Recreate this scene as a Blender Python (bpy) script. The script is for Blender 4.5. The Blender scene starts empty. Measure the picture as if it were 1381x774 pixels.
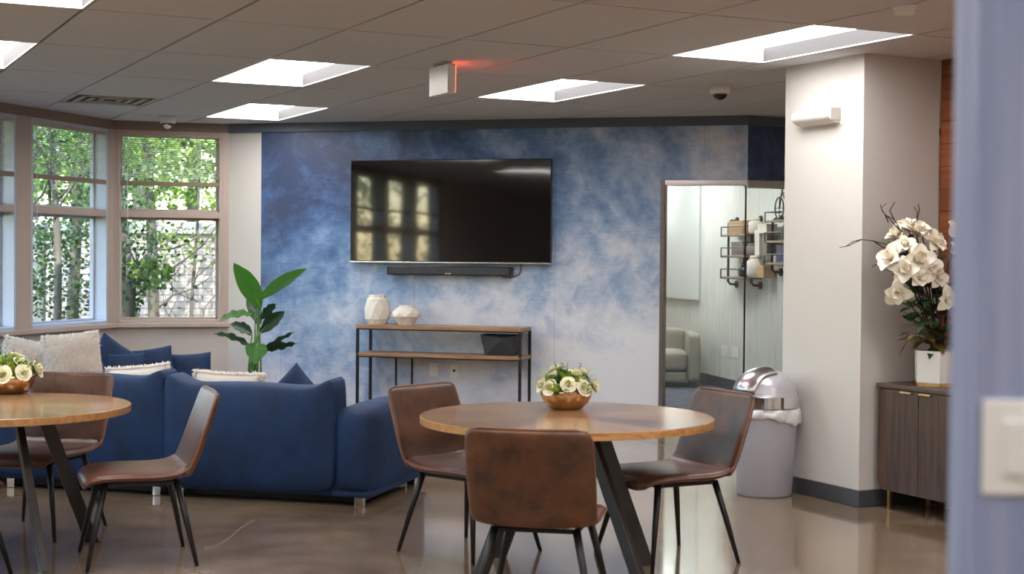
import bpy, bmesh, math, random
from mathutils import Vector, Matrix, noise
random.seed(7)
SC = bpy.context.scene
COL = SC.collection
PI = math.pi

# ------------------------------------------------------------------ camera, world, sun, exposure
FPX, PITCH, ROLL, HC, ZC = 2018.0, 0.0208, 0.0086, 1.54, 2.806
_cp, _sp = math.cos(PITCH), math.sin(PITCH)
_F = Vector((0, _cp, -_sp)); _U0 = Vector((0, _sp, _cp)); _R0 = Vector((1, 0, 0))
_R = _R0 * math.cos(ROLL) + _U0 * math.sin(ROLL)
_U = -_R0 * math.sin(ROLL) + _U0 * math.cos(ROLL)
CAMP = Vector((0, 0, HC))
cam = bpy.data.cameras.new('camera'); camo = bpy.data.objects.new('camera', cam); COL.objects.link(camo)
cam.sensor_width = 36.0; cam.lens = FPX / 1381.0 * 36.0; cam.clip_start = 0.05; cam.clip_end = 400
m3 = Matrix((_R, _U, -_F)).transposed()
camo.matrix_world = Matrix.Translation(CAMP) @ m3.to_4x4()
cam.dof.use_dof = True; cam.dof.focus_distance = 10.5; cam.dof.aperture_fstop = 3.4
SC.camera = camo
SC.view_settings.view_transform = 'Standard'; SC.view_settings.look = 'None'
SC.view_settings.exposure = 0.0; SC.view_settings.gamma = 1.0; SC.view_settings.use_curve_mapping = False
SC.cycles.max_bounces = 8; SC.cycles.diffuse_bounces = 5; SC.cycles.glossy_bounces = 4
SC.cycles.transparent_max_bounces = 16; SC.cycles.sample_clamp_indirect = 6.0
SC.cycles.caustics_reflective = False; SC.cycles.caustics_refractive = False

LAMP = 12.8        # troffer lens emission
SKY = 1.5
SUN = 11.0
w = bpy.data.worlds.new('sky'); SC.world = w; w.use_nodes = True
nt = w.node_tree; nt.nodes.clear()
o_ = nt.nodes.new('ShaderNodeOutputWorld'); b_ = nt.nodes.new('ShaderNodeBackground'); s_ = nt.nodes.new('ShaderNodeTexSky')
s_.sky_type = 'NISHITA'; s_.sun_disc = False; s_.sun_elevation = math.radians(48); s_.sun_rotation = math.radians(200)
s_.air_density = 1.6; s_.dust_density = .9; s_.ozone_density = 2.5
b_.inputs['Strength'].default_value = SKY
mw = nt.nodes.new('ShaderNodeMix'); mw.data_type = 'RGBA'; mw.blend_type = 'MULTIPLY'; mw.inputs[0].default_value = 1.0; mw.inputs[7].default_value = (.93, .98, 1.07, 1)
nt.links.new(s_.outputs[0], mw.inputs[6]); nt.links.new(mw.outputs[2], b_.inputs[0]); nt.links.new(b_.outputs[0], o_.inputs[0])
sl = bpy.data.lights.new('sun', 'SUN'); sl.energy = SUN; sl.angle = math.radians(1.0); sl.color = (1, .95, .86)
so = bpy.data.objects.new('sun', sl); COL.objects.link(so)
so.rotation_euler = Vector((-0.25, 0.62, -0.75)).to_track_quat('-Z', 'Y').to_euler()

# ------------------------------------------------------------------ measuring helpers (photo pixel -> place in the room)
def ray(x, y):
    d = _F * FPX + _R * (x - 690.5) - _U * (y - 387.0)
    return d / d.y
def at(x, y, Y): return CAMP + ray(x, y) * Y
def atz(x, y, z):
    d = ray(x, y); return CAMP + d * ((z - HC) / d.z)
def onpl(x, y, P, n):
    d = ray(x, y); return CAMP + d * ((Vector(P) - CAMP).dot(n) / d.dot(n))

# ------------------------------------------------------------------ materials
def sr(r, g, b):
    f = lambda c: (c / 255 / 12.92) if c / 255 <= 0.04045 else ((c / 255 + 0.055) / 1.055) ** 2.4
    return (f(r), f(g), f(b), 1.0)
def newmat(name):
    m = bpy.data.materials.new(name); m.use_nodes = True
    nt = m.node_tree; bs = nt.nodes['Principled BSDF']
    return m, nt, bs
def N(nt, t, **kw):
    n = nt.nodes.new(t)
    for k, v in kw.items():
        if k in n.inputs: n.inputs[k].default_value = v
        else: setattr(n, k, v)
    return n
def coords(nt, sock='Object', scale=(1, 1, 1), rot=(0, 0, 0)):
    tc = nt.nodes.new('ShaderNodeTexCoord'); mp = nt.nodes.new('ShaderNodeMapping')
    mp.inputs['Scale'].default_value = scale; mp.inputs['Rotation'].default_value = rot
    nt.links.new(tc.outputs[sock], mp.inputs['Vector']); return mp.outputs[0]
def ramp(nt, fac, stops):
    r = nt.nodes.new('ShaderNodeValToRGB'); cr = r.color_ramp
    while len(cr.elements) < len(stops): cr.elements.new(0.5)
    for e, (p, c) in zip(cr.elements, stops): e.position = p; e.color = c
    nt.links.new(fac, r.inputs[0]); return r.outputs[0]
def mixc(nt, fac, a, b, mode='MIX'):
    m = nt.nodes.new('ShaderNodeMix'); m.data_type = 'RGBA'; m.blend_type = mode
    for s, v in ((m.inputs[0], fac), (m.inputs[6], a), (m.inputs[7], b)):
        if hasattr(v, 'links') or isinstance(v, bpy.types.NodeSocket): nt.links.new(v, s)
        else: s.default_value = v
    return m.outputs[2]
def math_(nt, op, a, b=None, clamp=False):
    m = nt.nodes.new('ShaderNodeMath'); m.operation = op; m.use_clamp = clamp
    for i, v in enumerate((a, b)):
        if v is None: continue
        if isinstance(v, bpy.types.NodeSocket): nt.links.new(v, m.inputs[i])
        else: m.inputs[i].default_value = v
    return m.outputs[0]
def bump(nt, bs, h, strength=.2, dist=.01):
    b = nt.nodes.new('ShaderNodeBump'); b.inputs['Strength'].default_value = strength; b.inputs['Distance'].default_value = dist
    nt.links.new(h, b.inputs['Height']); nt.links.new(b.outputs[0], bs.inputs['Normal'])
def simple(name, col, rough=.5, metal=0., var=.08, scale=20., bmp=0., spec=.5, stretch=(1, 1, 1), **kw):
    m, nt, bs = newmat(name)
    v = coords(nt, 'Object', stretch)
    n = N(nt, 'ShaderNodeTexNoise', Scale=scale, Detail=5.0, Roughness=.6); nt.links.new(v, n.inputs['Vector'])
    a = tuple(c * (1 - var) for c in col[:3]) + (1,); b = tuple(min(1, c * (1 + var)) for c in col[:3]) + (1,)
    nt.links.new(ramp(nt, n.outputs[0], [(.3, a), (.7, b)]), bs.inputs['Base Color'])
    bs.inputs['Roughness'].default_value = rough; bs.inputs['Metallic'].default_value = metal
    bs.inputs['Specular IOR Level'].default_value = spec
    for k, x in kw.items(): bs.inputs[k.replace('_', ' ')].default_value = x
    if bmp: bump(nt, bs, n.outputs[0], bmp)
    return m
def emit(name, col, st):
    m, nt, bs = newmat(name); bs.inputs['Base Color'].default_value = col
    bs.inputs['Emission Color'].default_value = col; bs.inputs['Emission Strength'].default_value = st
    return m
def glassmat(name, tint=(.92, .97, .96, 1), refl=.5, haze=0., hcol=(1, 1, 1, 1), rough=0.0):
    m, nt, bs = newmat(name); nt.nodes.remove(bs)
    out = nt.nodes['Material Output']
    t = N(nt, 'ShaderNodeBsdfTransparent'); t.inputs[0].default_value = tint
    g = N(nt, 'ShaderNodeBsdfGlossy', Roughness=rough)
    lw = N(nt, 'ShaderNodeFresnel', IOR=1.5)
    geo = N(nt, 'ShaderNodeNewGeometry')
    f = math_(nt, 'MULTIPLY', lw.outputs[0], refl * 2)
    f = math_(nt, 'MINIMUM', f, 1.0)
    f = math_(nt, 'MULTIPLY', f, math_(nt, 'SUBTRACT', 1.0, geo.outputs['Backfacing']))
    mx = N(nt, 'ShaderNodeMixShader'); nt.links.new(f, mx.inputs[0]); nt.links.new(t.outputs[0], mx.inputs[1]); nt.links.new(g.outputs[0], mx.inputs[2])
    last = mx.outputs[0]
    if haze:
        d = N(nt, 'ShaderNodeBsdfDiffuse'); d.inputs[0].default_value = hcol
        m2 = N(nt, 'ShaderNodeMixShader'); m2.inputs[0].default_value = haze
        nt.links.new(last, m2.inputs[1]); nt.links.new(d.outputs[0], m2.inputs[2]); last = m2.outputs[0]
    nt.links.new(last, out.inputs[0]); return m

MT = {}
MT['paint'] = simple('warm_white_paint', sr(206, 201, 196), .55, var=.015, scale=3, bmp=.03)
MT['paint_grey'] = simple('beige_grey_paint', sr(196, 188, 181), .6, var=.02, scale=3)
MT['frame'] = simple('taupe_frame', sr(186, 168, 156), .45, var=.03)
MT['frame_sky_tint'] = simple('frame_painted_sky_tint', sr(190, 196, 210), .4, var=.03)  # blue cast of sky light put into the frame colour
MT['header'] = simple('brown_taupe_header', sr(140, 120, 104), .5, var=.04)
MT['tile'] = simple('ceiling_tile', sr(206, 207, 212), .85, var=.02, scale=60, bmp=.05)
MT['groove'] = simple('ceiling_grid', sr(58, 50, 46), .7)
MT['tbar'] = simple('ceiling_tbar', sr(150, 140, 134), .5)
MT['white_metal'] = simple('white_enamel', sr(235, 233, 230), .35, var=.01)
MT['reflector'] = simple('troffer_reflector', sr(238, 236, 234), .6, var=.01)
MT['side_painted_shade'] = simple('grey_painted_shade', sr(66, 65, 66), .8, var=.01)  # dark grey stands in for shade on one inner troffer wall
MT['lens'] = emit('troffer_lens', (1, .985, .97, 1), LAMP)
MT['base_grey'] = simple('grey_rubber_base', sr(66, 68, 72), .45, var=.06)
MT['trim_dark'] = simple('slate_trim', sr(84, 92, 106), .5, var=.06)
MT['black_metal'] = simple('black_powder_coat', sr(30, 29, 30), .42, .3, var=.15)
MT['leg_metal'] = simple('gunmetal', sr(60, 57, 55), .38, .6, var=.12, scale=30)
MT['chrome'] = simple('polished_chrome', (.82, .81, .82, 1), .1, 1., var=.02)
MT['steel'] = simple('brushed_steel', (.52, .47, .47, 1), .28, 1., var=.12, scale=14, stretch=(1, 1, 30))
MT['brass'] = simple('brushed_brass', sr(214, 176, 112), .3, 1., var=.05)
MT['copper'] = simple('copper_gold', sr(212, 168, 122), .26, 1., var=.06)
MT['black_gloss'] = simple('black_plastic', sr(22, 22, 24), .3, var=.1)
MT['tv_screen'] = simple('dark_glass_screen', sr(9, 9, 11), .05, var=.02, spec=.9, Coat_Weight=1.0, Coat_Roughness=.03)
MT['silver'] = simple('silver_trim', (.75, .75, .77, 1), .25, 1.)
MT['white_plastic'] = simple('white_plastic', sr(236, 234, 230), .4, var=.01)
MT['vase'] = simple('chalk_ceramic', sr(226, 218, 208), .75, var=.03, bmp=.1, scale=50)
MT['charcoal'] = simple('charcoal_planter', sr(52, 54, 60), .6, var=.1)
MT['liner'] = simple('white_bin_liner', sr(228, 226, 228), .5, var=.03, Transmission_Weight=.15)
MT['can'] = simple('grey_can_body', sr(168, 166, 174), .5, .05, var=.02)
MT['can_dome'] = simple('grey_can_dome', sr(178, 176, 182), .32, .3, var=.02)
MT['soil'] = simple('dark_soil', sr(52, 40, 30), .9, var=.3, bmp=.5)
MT['greysofa'] = simple('taupe_grey_upholstery', sr(150, 146, 134), .9, var=.05, scale=80, bmp=.1)
MT['pipe'] = simple('dark_iron_pipe', sr(52, 48, 46), .45, .5, var=.15)
MT['petal'] = simple('magnolia_petal', sr(246, 238, 222), .5, var=.03, scale=8, Subsurface_Weight=.1)
MT['petal_rose'] = simple('cream_petal', sr(248, 244, 214), .55, var=.06, scale=20)
MT['leaf_lime'] = simple('lime_leaf', sr(170, 196, 70), .5, var=.2, scale=25)
MT['leaf_mid'] = simple('mid_green_leaf', sr(84, 130, 58), .45, var=.25, scale=15)
MT['leaf_dark'] = simple('dark_green_leaf', sr(34, 62, 32), .35, var=.25, scale=10)
MT['leaf_olive'] = simple('olive_bronze_leaf', sr(120, 104, 44), .5, var=.25, scale=12)
MT['twig'] = simple('dark_twig', sr(58, 42, 36), .8, var=.2)
MT['bark'] = simple('tree_bark', sr(112, 104, 92), .9, var=.35, scale=14, bmp=.6, stretch=(1, 1, .25))
MT['ground'] = simple('leaf_litter_ground', sr(98, 100, 62), .95, var=.35, scale=2, bmp=.4)
MT['aluminium'] = simple('brushed_aluminium', (.72, .69, .68, 1), .3, .9, var=.05, scale=8)
MT['bronze'] = simple('bronze_jamb', sr(120, 108, 100), .4, .6, var=.08)
MT['glass'] = glassmat('window_glass', (.93, .96, .97, 1), .5)
MT['door_glass'] = glassmat('partition_glass', (.965, .985, .975, 1), .45, .03, (.80, .86, .84, 1))
MT['louver'] = simple('vent_louver', sr(176, 168, 162), .5)
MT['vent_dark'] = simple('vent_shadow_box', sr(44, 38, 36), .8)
MT['red_glow'] = emit('exit_red', (1, .10, .04, 1), 5.0)
MT['dome_dark'] = simple('smoked_dome', sr(40, 34, 34), .12, var=.05)

def leather(name, c1, c2, rough=.3):
    m, nt, bs = newmat(name); v = coords(nt)
    n = N(nt, 'ShaderNodeTexNoise', Scale=5.0, Detail=6.0, Roughness=.65); nt.links.new(v, n.inputs['Vector'])
    nt.links.new(ramp(nt, n.outputs[0], [(.3, c1), (.72, c2)]), bs.inputs['Base Color'])
    vo = N(nt, 'ShaderNodeTexNoise', Scale=9.0, Detail=2.0); nt.links.new(v, vo.inputs['Vector'])
    bump(nt, bs, vo.outputs[0], .10, .006)
    r = math_(nt, 'ADD', math_(nt, 'MULTIPLY', n.outputs[0], .2), rough - .1); nt.links.new(r, bs.inputs['Roughness'])
    return m
MT['leather'] = leather('brown_leather', sr(78, 46, 37), sr(116, 75, 60), .40)
MT['leather_back'] = leather('distressed_back_leather', sr(46, 28, 22), sr(116, 72, 44), .40)
MT['piping'] = simple('leather_piping', sr(128, 88, 70), .35, var=.08)

def velvet():
    m, nt, bs = newmat('navy_velvet'); v = coords(nt, 'Object')
    n = N(nt, 'ShaderNodeTexNoise', Scale=4.0, Detail=4.0, Roughness=.6); nt.links.new(v, n.inputs['Vector'])
    nt.links.new(ramp(nt, n.outputs[0], [(.3, sr(2, 28, 60)), (.7, sr(7, 48, 92))]), bs.inputs['Base Color'])
    bs.inputs['Roughness'].default_value = .75; bs.inputs['Sheen Weight'].default_value = .25
    bs.inputs['Sheen Roughness'].default_value = .35; bs.inputs['Sheen Tint'].default_value = sr(70, 120, 180)
    n2 = N(nt, 'ShaderNodeTexNoise', Scale=7.0, Detail=2.0); nt.links.new(v, n2.inputs['Vector']); bump(nt, bs, n2.outputs[0], .25, .02)
    return m
MT['velvet'] = velvet()
MT['fur_pad'] = simple('cream_fleece', sr(250, 238, 226), .95, var=.08, scale=60, Sheen_Weight=.3)

def wood(name, c1, c2, scale=3., rough=.35, axis=(1, 12, 12), dist=3.):
    m, nt, bs = newmat(name); v = coords(nt, 'Object', axis)
    n = N(nt, 'ShaderNodeTexNoise', Scale=scale, Detail=7.0, Roughness=.6, Distortion=dist * .1); nt.links.new(v, n.inputs['Vector'])
    n2 = N(nt, 'ShaderNodeTexNoise', Scale=scale * 6, Detail=4.0); nt.links.new(v, n2.inputs['Vector'])
    f = math_(nt, 'ADD', math_(nt, 'MULTIPLY', n.outputs[0], .7), math_(nt, 'MULTIPLY', n2.outputs[0], .3))
    nt.links.new(ramp(nt, f, [(.36, c1), (.62, c2)]), bs.inputs['Base Color'])
    bs.inputs['Roughness'].default_value = rough; bump(nt, bs, f, .08, .003)
    return m
MT['oak'] = wood('oak_shelf', sr(128, 92, 64), sr(176, 134, 98))
MT['oak_rim'] = wood('golden_rim', sr(150, 104, 60), sr(194, 146, 94), 4, .32)
MT['walnut'] = wood('dark_walnut', sr(46, 29, 21), sr(86, 58, 43), 2.5, .42, (14, 14, .8))
MT['walnut_top'] = wood('dark_walnut_top', sr(54, 38, 32), sr(88, 66, 54), 2.5, .4, (1, 14, 14))
MT['planter_wood'] = wood('pale_wood_base', sr(176, 134, 82), sr(206, 168, 112))
MT['shelf_wood'] = wood('pipe_shelf_wood', sr(120, 92, 66), sr(170, 138, 104), 4)

def wavy_screen(m):
    nt = m.node_tree; bs = nt.nodes['Principled BSDF']; n = N(nt, 'ShaderNodeTexNoise', Scale=2.2, Detail=1.0); nt.links.new(coords(nt), n.inputs['Vector'])
    b = nt.nodes.new('ShaderNodeBump'); b.inputs['Strength'].default_value = .06; b.inputs['Distance'].default_value = .012
    nt.links.new(n.outputs[0], b.inputs['Height']); nt.links.new(b.outputs[0], bs.inputs['Normal']); nt.links.new(b.outputs[0], bs.inputs['Coat Normal'])
wavy_screen(MT['tv_screen'])
def table_top_mat():
    m, nt, bs = newmat('sunburst_veneer')
    tc = nt.nodes.new('ShaderNodeTexCoord'); sp = nt.nodes.new('ShaderNodeSeparateXYZ'); nt.links.new(tc.outputs['Object'], sp.inputs[0])
    ang = math_(nt, 'ARCTAN2', sp.outputs[1], sp.outputs[0])
    k = math_(nt, 'MULTIPLY', math_(nt, 'ADD', ang, PI), 12 / (2 * PI))
    fl = math_(nt, 'FLOOR', k)
    wn = nt.nodes.new('ShaderNodeTexWhiteNoise'); wn.noise_dimensions = '1D'; nt.links.new(fl, wn.inputs['W'])
    # grain runs along each wedge
    a2 = math_(nt, 'MULTIPLY', math_(nt, 'FRACT', k), 2.4)
    rr = math_(nt, 'SQRT', math_(nt, 'ADD', math_(nt, 'MULTIPLY', sp.outputs[0], sp.outputs[0]), math_(nt, 'MULTIPLY', sp.outputs[1], sp.outputs[1])))
    cb = nt.nodes.new('ShaderNodeCombineXYZ'); nt.links.new(math_(nt, 'MULTIPLY', rr, 1.2), cb.inputs[0])
    nt.links.new(math_(nt, 'MULTIPLY', a2, 8), cb.inputs[1]); nt.links.new(fl, cb.inputs[2])
    n = N(nt, 'ShaderNodeTexNoise', Scale=3.0, Detail=6.0, Roughness=.6); nt.links.new(cb.outputs[0], n.inputs['Vector'])
    c = ramp(nt, n.outputs[0], [(.3, sr(112, 80, 52)), (.7, sr(172, 128, 88))])
    c2 = mixc(nt, .62, c, ramp(nt, wn.outputs[0], [(0, sr(92, 66, 50)), (1, sr(198, 154, 112))]), 'MIX')
    nt.links.new(c2, bs.inputs['Base Color']); bs.inputs['Roughness'].default_value = .22
    bs.inputs['Coat Weight'].default_value = .3; bs.inputs['Coat Roughness'].default_value = .15
    return m
MT['table'] = table_top_mat()

def mural(L, Hh):
    # painted wallpaper: inky blue clouds at the top and left that fade to pale grey at lower right
    m, nt, bs = newmat('blue_mural_paper'); tc = nt.nodes.new('ShaderNodeTexCoord')
    sp = nt.nodes.new('ShaderNodeSeparateXYZ'); nt.links.new(tc.outputs['Object'], sp.inputs[0])
    n1 = N(nt, 'ShaderNodeTexNoise', Scale=1.1, Detail=8.0, Roughness=.62, Distortion=.6); nt.links.new(tc.outputs['Object'], n1.inputs['Vector'])
    n2 = N(nt, 'ShaderNodeTexNoise', Scale=4.5, Detail=7.0, Roughness=.7, Distortion=.4); nt.links.new(tc.outputs['Object'], n2.inputs['Vector'])
    mp = nt.nodes.new('ShaderNodeMapping'); mp.inputs['Scale'].default_value = (2, 2, 40); nt.links.new(tc.outputs['Object'], mp.inputs[0])
    n3 = N(nt, 'ShaderNodeTexNoise', Scale=3.0, Detail=5.0); nt.links.new(mp.outputs[0], n3.inputs['Vector'])
    x = sp.outputs[0]; z = sp.outputs[2]
    # darkness: height term + left term
    zt = math_(nt, 'MULTIPLY', math_(nt, 'SUBTRACT', z, 1.2), .38)
    xt = math_(nt, 'MULTIPLY', math_(nt, 'SUBTRACT', 2.6, x), .14)
    d = math_(nt, 'ADD', math_(nt, 'MINIMUM', zt, .31), xt)
    d = math_(nt, 'ADD', d, math_(nt, 'MULTIPLY', math_(nt, 'SUBTRACT', n1.outputs[0], .5), 1.35))
    d = math_(nt, 'ADD', d, math_(nt, 'MULTIPLY', math_(nt, 'SUBTRACT', n2.outputs[0], .5), .75))
    d = math_(nt, 'ADD', d, math_(nt, 'MULTIPLY', math_(nt, 'SUBTRACT', n3.outputs[0], .5), .24))
    d = math_(nt, 'ADD', d, .315, True)
    c = ramp(nt, d, [(0.0, sr(222, 223, 230)), (.20, sr(200, 206, 220)), (.40, sr(150, 171, 202)), (.60, sr(100, 132, 176)), (.80, sr(70, 97, 142)), (1.0, sr(52, 66, 98))])
    n4 = N(nt, 'ShaderNodeTexNoise', Scale=1.7, Detail=5.0, Roughness=.6, Distortion=.3); mp4 = nt.nodes.new('ShaderNodeMapping'); mp4.inputs['Location'].default_value = (3.1, 1.0, 4.4); nt.links.new(tc.outputs['Object'], mp4.inputs[0]); nt.links.new(mp4.outputs[0], n4.inputs['Vector'])
    br = math_(nt, 'MULTIPLY', math_(nt, 'SUBTRACT', n4.outputs[0], .56), 5.0, True); br = math_(nt, 'MULTIPLY', br, math_(nt, 'MULTIPLY', d, .85)); c = mixc(nt, br, c, sr(70, 72, 98))
    wv = math_(nt, 'ABSOLUTE', math_(nt, 'SUBTRACT', math_(nt, 'FRACT', math_(nt, 'MULTIPLY', math_(nt, 'ADD', x, .13), 1 / 1.37)), .5)); sm_ = math_(nt, 'MULTIPLY', math_(nt, 'LESS_THAN', wv, .0018), .35); c = mixc(nt, sm_, c, sr(50, 60, 84))
    nt.links.new(c, bs.inputs['Base Color']); bs.inputs['Roughness'].default_value = .42
    bump(nt, bs, n3.outputs[0], .06, .004)
    return m
MT['mural'] = mural(5, 2.8)

def floor_mat():
    m, nt, bs = newmat('polished_concrete'); v = coords(nt)
    n1 = N(nt, 'ShaderNodeTexNoise', Scale=.55, Detail=7.0, Roughness=.6, Distortion=1.0); nt.links.new(v, n1.inputs['Vector'])
    n2 = N(nt, 'ShaderNodeTexNoise', Scale=5.0, Detail=8.0, Roughness=.7); nt.links.new(v, n2.inputs['Vector'])
    f = math_(nt, 'ADD', math_(nt, 'MULTIPLY', n1.outputs[0], .65), math_(nt, 'MULTIPLY', n2.outputs[0], .35))
    c = ramp(nt, f, [(.34, sr(92, 76, 58)), (.5, sr(130, 110, 88)), (.66, sr(166, 145, 122))])
    nt.links.new(c, bs.inputs['Base Color'])
    nt.links.new(math_(nt, 'ADD', math_(nt, 'MULTIPLY', n2.outputs[0], .12), .06), bs.inputs['Roughness'])
    bs.inputs['Specular IOR Level'].default_value = .6
    bs.inputs['Coat Weight'].default_value = .5; bs.inputs['Coat Roughness'].default_value = .06
    n3 = N(nt, 'ShaderNodeTexNoise', Scale=1.6, Detail=2.0); nt.links.new(v, n3.inputs['Vector']); bump(nt, bs, n3.outputs[0], .05, .01)
    return m
MT['floor'] = floor_mat()

def carpet_mat():
    m, nt, bs = newmat('slate_blue_carpet'); v = coords(nt, 'Object', (1, 3, 1), (0, 0, .4))
    n = N(nt, 'ShaderNodeTexNoise', Scale=5.0, Detail=8.0, Roughness=.75); nt.links.new(v, n.inputs['Vector'])
    nt.links.new(ramp(nt, n.outputs[0], [(.35, sr(40, 46, 58)), (.65, sr(104, 112, 126))]), bs.inputs['Base Color'])
    bs.inputs['Roughness'].default_value = .95; return m
MT['carpet'] = carpet_mat()

def streak_mat():
    m, nt, bs = newmat('pale_streaked_wallcovering'); v = coords(nt, 'Object', (6, 6, .5))
    n = N(nt, 'ShaderNodeTexNoise', Scale=3.0, Detail=6.0, Roughness=.65); nt.links.new(v, n.inputs['Vector'])
    nt.links.new(ramp(nt, n.outputs[0], [(.3, sr(198, 204, 198)), (.7, sr(228, 230, 224))]), bs.inputs['Base Color'])
    bs.inputs['Roughness'].default_value = .5; return m
MT['streak'] = streak_mat()

def brick_mat(name, c1, c2, mortar):
    m, nt, bs = newmat(name); v = coords(nt, 'Object', (1, 1, 1), (PI / 2, 0, 0))
    b = nt.nodes.new('ShaderNodeTexBrick'); nt.links.new(v, b.inputs[0])
    b.inputs['Scale'].default_value = 1.0; b.inputs['Brick Width'].default_value = .23; b.inputs['Row Height'].default_value = .085
    b.inputs['Mortar Size'].default_value = .007; b.inputs['Color1'].default_value = c1; b.inputs['Color2'].default_value = c2; b.inputs['Mortar'].default_value = mortar
    nt.links.new(b.outputs[0], bs.inputs['Base Color']); bs.inputs['Roughness'].default_value = .9
    bump(nt, bs, b.outputs['Fac'], -.3, .01); return m
MT['brick'] = brick_mat('pale_pink_brick', sr(208, 186, 174), sr(224, 206, 196), sr(150, 136, 128))

def plank_mat():
    m, nt, bs = newmat('red_brown_planks'); v = coords(nt, 'Object', (1, 1, 1), (PI / 2, 0, 0))
    b = nt.nodes.new('ShaderNodeTexBrick'); nt.links.new(v, b.inputs[0])
    b.inputs['Scale'].default_value = 1.0; b.inputs['Brick Width'].default_value = 1.6; b.inputs['Row Height'].default_value = .142
    b.inputs['Mortar Size'].default_value = .004; b.inputs['Color1'].default_value = sr(150, 84, 44); b.inputs['Color2'].default_value = sr(104, 54, 30); b.inputs['Mortar'].default_value = sr(40, 24, 16)
    v2 = coords(nt, 'Object', (1, 1, 14)); n = N(nt, 'ShaderNodeTexNoise', Scale=2.0, Detail=6.0); nt.links.new(v2, n.inputs['Vector'])
    c = mixc(nt, .35, b.outputs[0], ramp(nt, n.outputs[0], [(.3, sr(84, 42, 22)), (.7, sr(176, 104, 56))]))
    nt.links.new(c, bs.inputs['Base Color']); bs.inputs['Roughness'].default_value = .5; bump(nt, bs, b.outputs['Fac'], -.5, .006)
    return m
MT['planks'] = plank_mat()

def leafmat(name, c1, c2, tr=.5):
    m, nt, bs = newmat(name); gi = nt.nodes.new('ShaderNodeNewGeometry')
    c = ramp(nt, gi.outputs['Random Per Island'], [(0, c1), (1, c2)])
    nt.links.new(c, bs.inputs['Base Color']); bs.inputs['Roughness'].default_value = .5
    t = nt.nodes.new('ShaderNodeBsdfTranslucent'); nt.links.new(c, t.inputs[0])
    mx = N(nt, 'ShaderNodeMixShader'); mx.inputs[0].default_value = tr
    out = nt.nodes['Material Output']; nt.links.new(bs.outputs[0], mx.inputs[1]); nt.links.new(t.outputs[0], mx.inputs[2]); nt.links.new(mx.outputs[0], out.inputs[0])
    return m
MT['tree_leaf'] = leafmat('tree_leaves', sr(84, 120, 50), sr(176, 196, 96))
MT['tree_leaf_dark'] = leafmat('deep_tree_leaves', sr(38, 66, 36), sr(96, 128, 60), .35)
MT['fur'] = leafmat('fleece_pile', sr(248, 240, 230), sr(255, 250, 245), .5)
MT['strelitzia'] = leafmat('paddle_leaf_green', sr(40, 96, 36), sr(96, 158, 56), .35)
MT['strelitzia_dark'] = leafmat('paddle_leaf_dark_green', sr(18, 48, 28), sr(34, 76, 38), .2)

# ------------------------------------------------------------------ geometry helpers
def finish(name, bm, m, parent=None, smooth=False, bevel=0., seg=2, loc=None, rotz=0., sub=0):
    me = bpy.data.meshes.new(name)
    if hasattr(bm, 'to_mesh'):
        bmesh.ops.recalc_face_normals(bm, faces=bm.faces); bm.to_mesh(me); bm.free()
    else:
        me.from_pydata(bm[0], [], bm[1]); me.update()
    me.materials.append(MT[m] if isinstance(m, str) else m)
    if smooth:
        for p in me.polygons: p.use_smooth = True
    o = bpy.data.objects.new(name, me); COL.objects.link(o)
    if parent is not None: o.parent = parent
    if loc is not None: o.location = loc; o.rotation_euler = (0, 0, rotz)
    if bevel:
        b = o.modifiers.new('bevel', 'BEVEL'); b.width = bevel; b.segments = seg; b.limit_method = 'ANGLE'; b.angle_limit = .6
        if not smooth:
            for p in me.polygons: p.use_smooth = True
            wn = o.modifiers.new('wn', 'WEIGHTED_NORMAL')
    if sub:
        s = o.modifiers.new('sub', 'SUBSURF'); s.levels = sub; s.render_levels = sub
    return o
def BM(): return bmesh.new()
def box(bm, c, s, rot=None):
    M = Matrix.Translation(c) @ (rot.to_4x4() if rot is not None else Matrix.Identity(4)) @ Matrix.Diagonal((s[0], s[1], s[2], 1))
    bmesh.ops.create_cube(bm, size=1.0, matrix=M); return bm
def box2(bm, a, b):
    return box(bm, [(a[i] + b[i]) / 2 for i in range(3)], [abs(b[i] - a[i]) for i in range(3)])
def bar(bm, p, q, w_, t_, up=Vector((0, 0, 1))):
    p, q = Vector(p), Vector(q); z = (q - p).normalized(); x = up.cross(z)
    if x.length < 1e-4: x = Vector((1, 0, 0))
    x.normalize(); y = z.cross(x)
    R_ = Matrix((x, y, z)).transposed()
    return box(bm, (p + q) / 2, (w_, t_, (q - p).length), R_)
def tube(bm, pts, rads, n=10, cap=True):
    pts = [Vector(p) for p in pts]
    if not hasattr(rads, '__len__'): rads = [rads] * len(pts)
    rings = []; prev = None
    for i, p in enumerate(pts):
        t = (pts[min(i + 1, len(pts) - 1)] - pts[max(i - 1, 0)]).normalized()
        if prev is None:
            x = Vector((0, 0, 1)).cross(t)
            if x.length < .05: x = Vector((1, 0, 0)).cross(t)
            x.normalize()
        else:
            x = prev - t * prev.dot(t); x.normalize()
        prev = x; y = t.cross(x)
        rings.append([bm.verts.new(p + (x * math.cos(a) + y * math.sin(a)) * rads[i]) for a in [2 * PI * k / n for k in range(n)]])
    for a, b in zip(rings, rings[1:]):
        for k in range(n): bm.faces.new((a[k], a[(k + 1) % n], b[(k + 1) % n], b[k]))
    if cap: bm.faces.new(rings[0][::-1]); bm.faces.new(rings[-1])
    return bm
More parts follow.
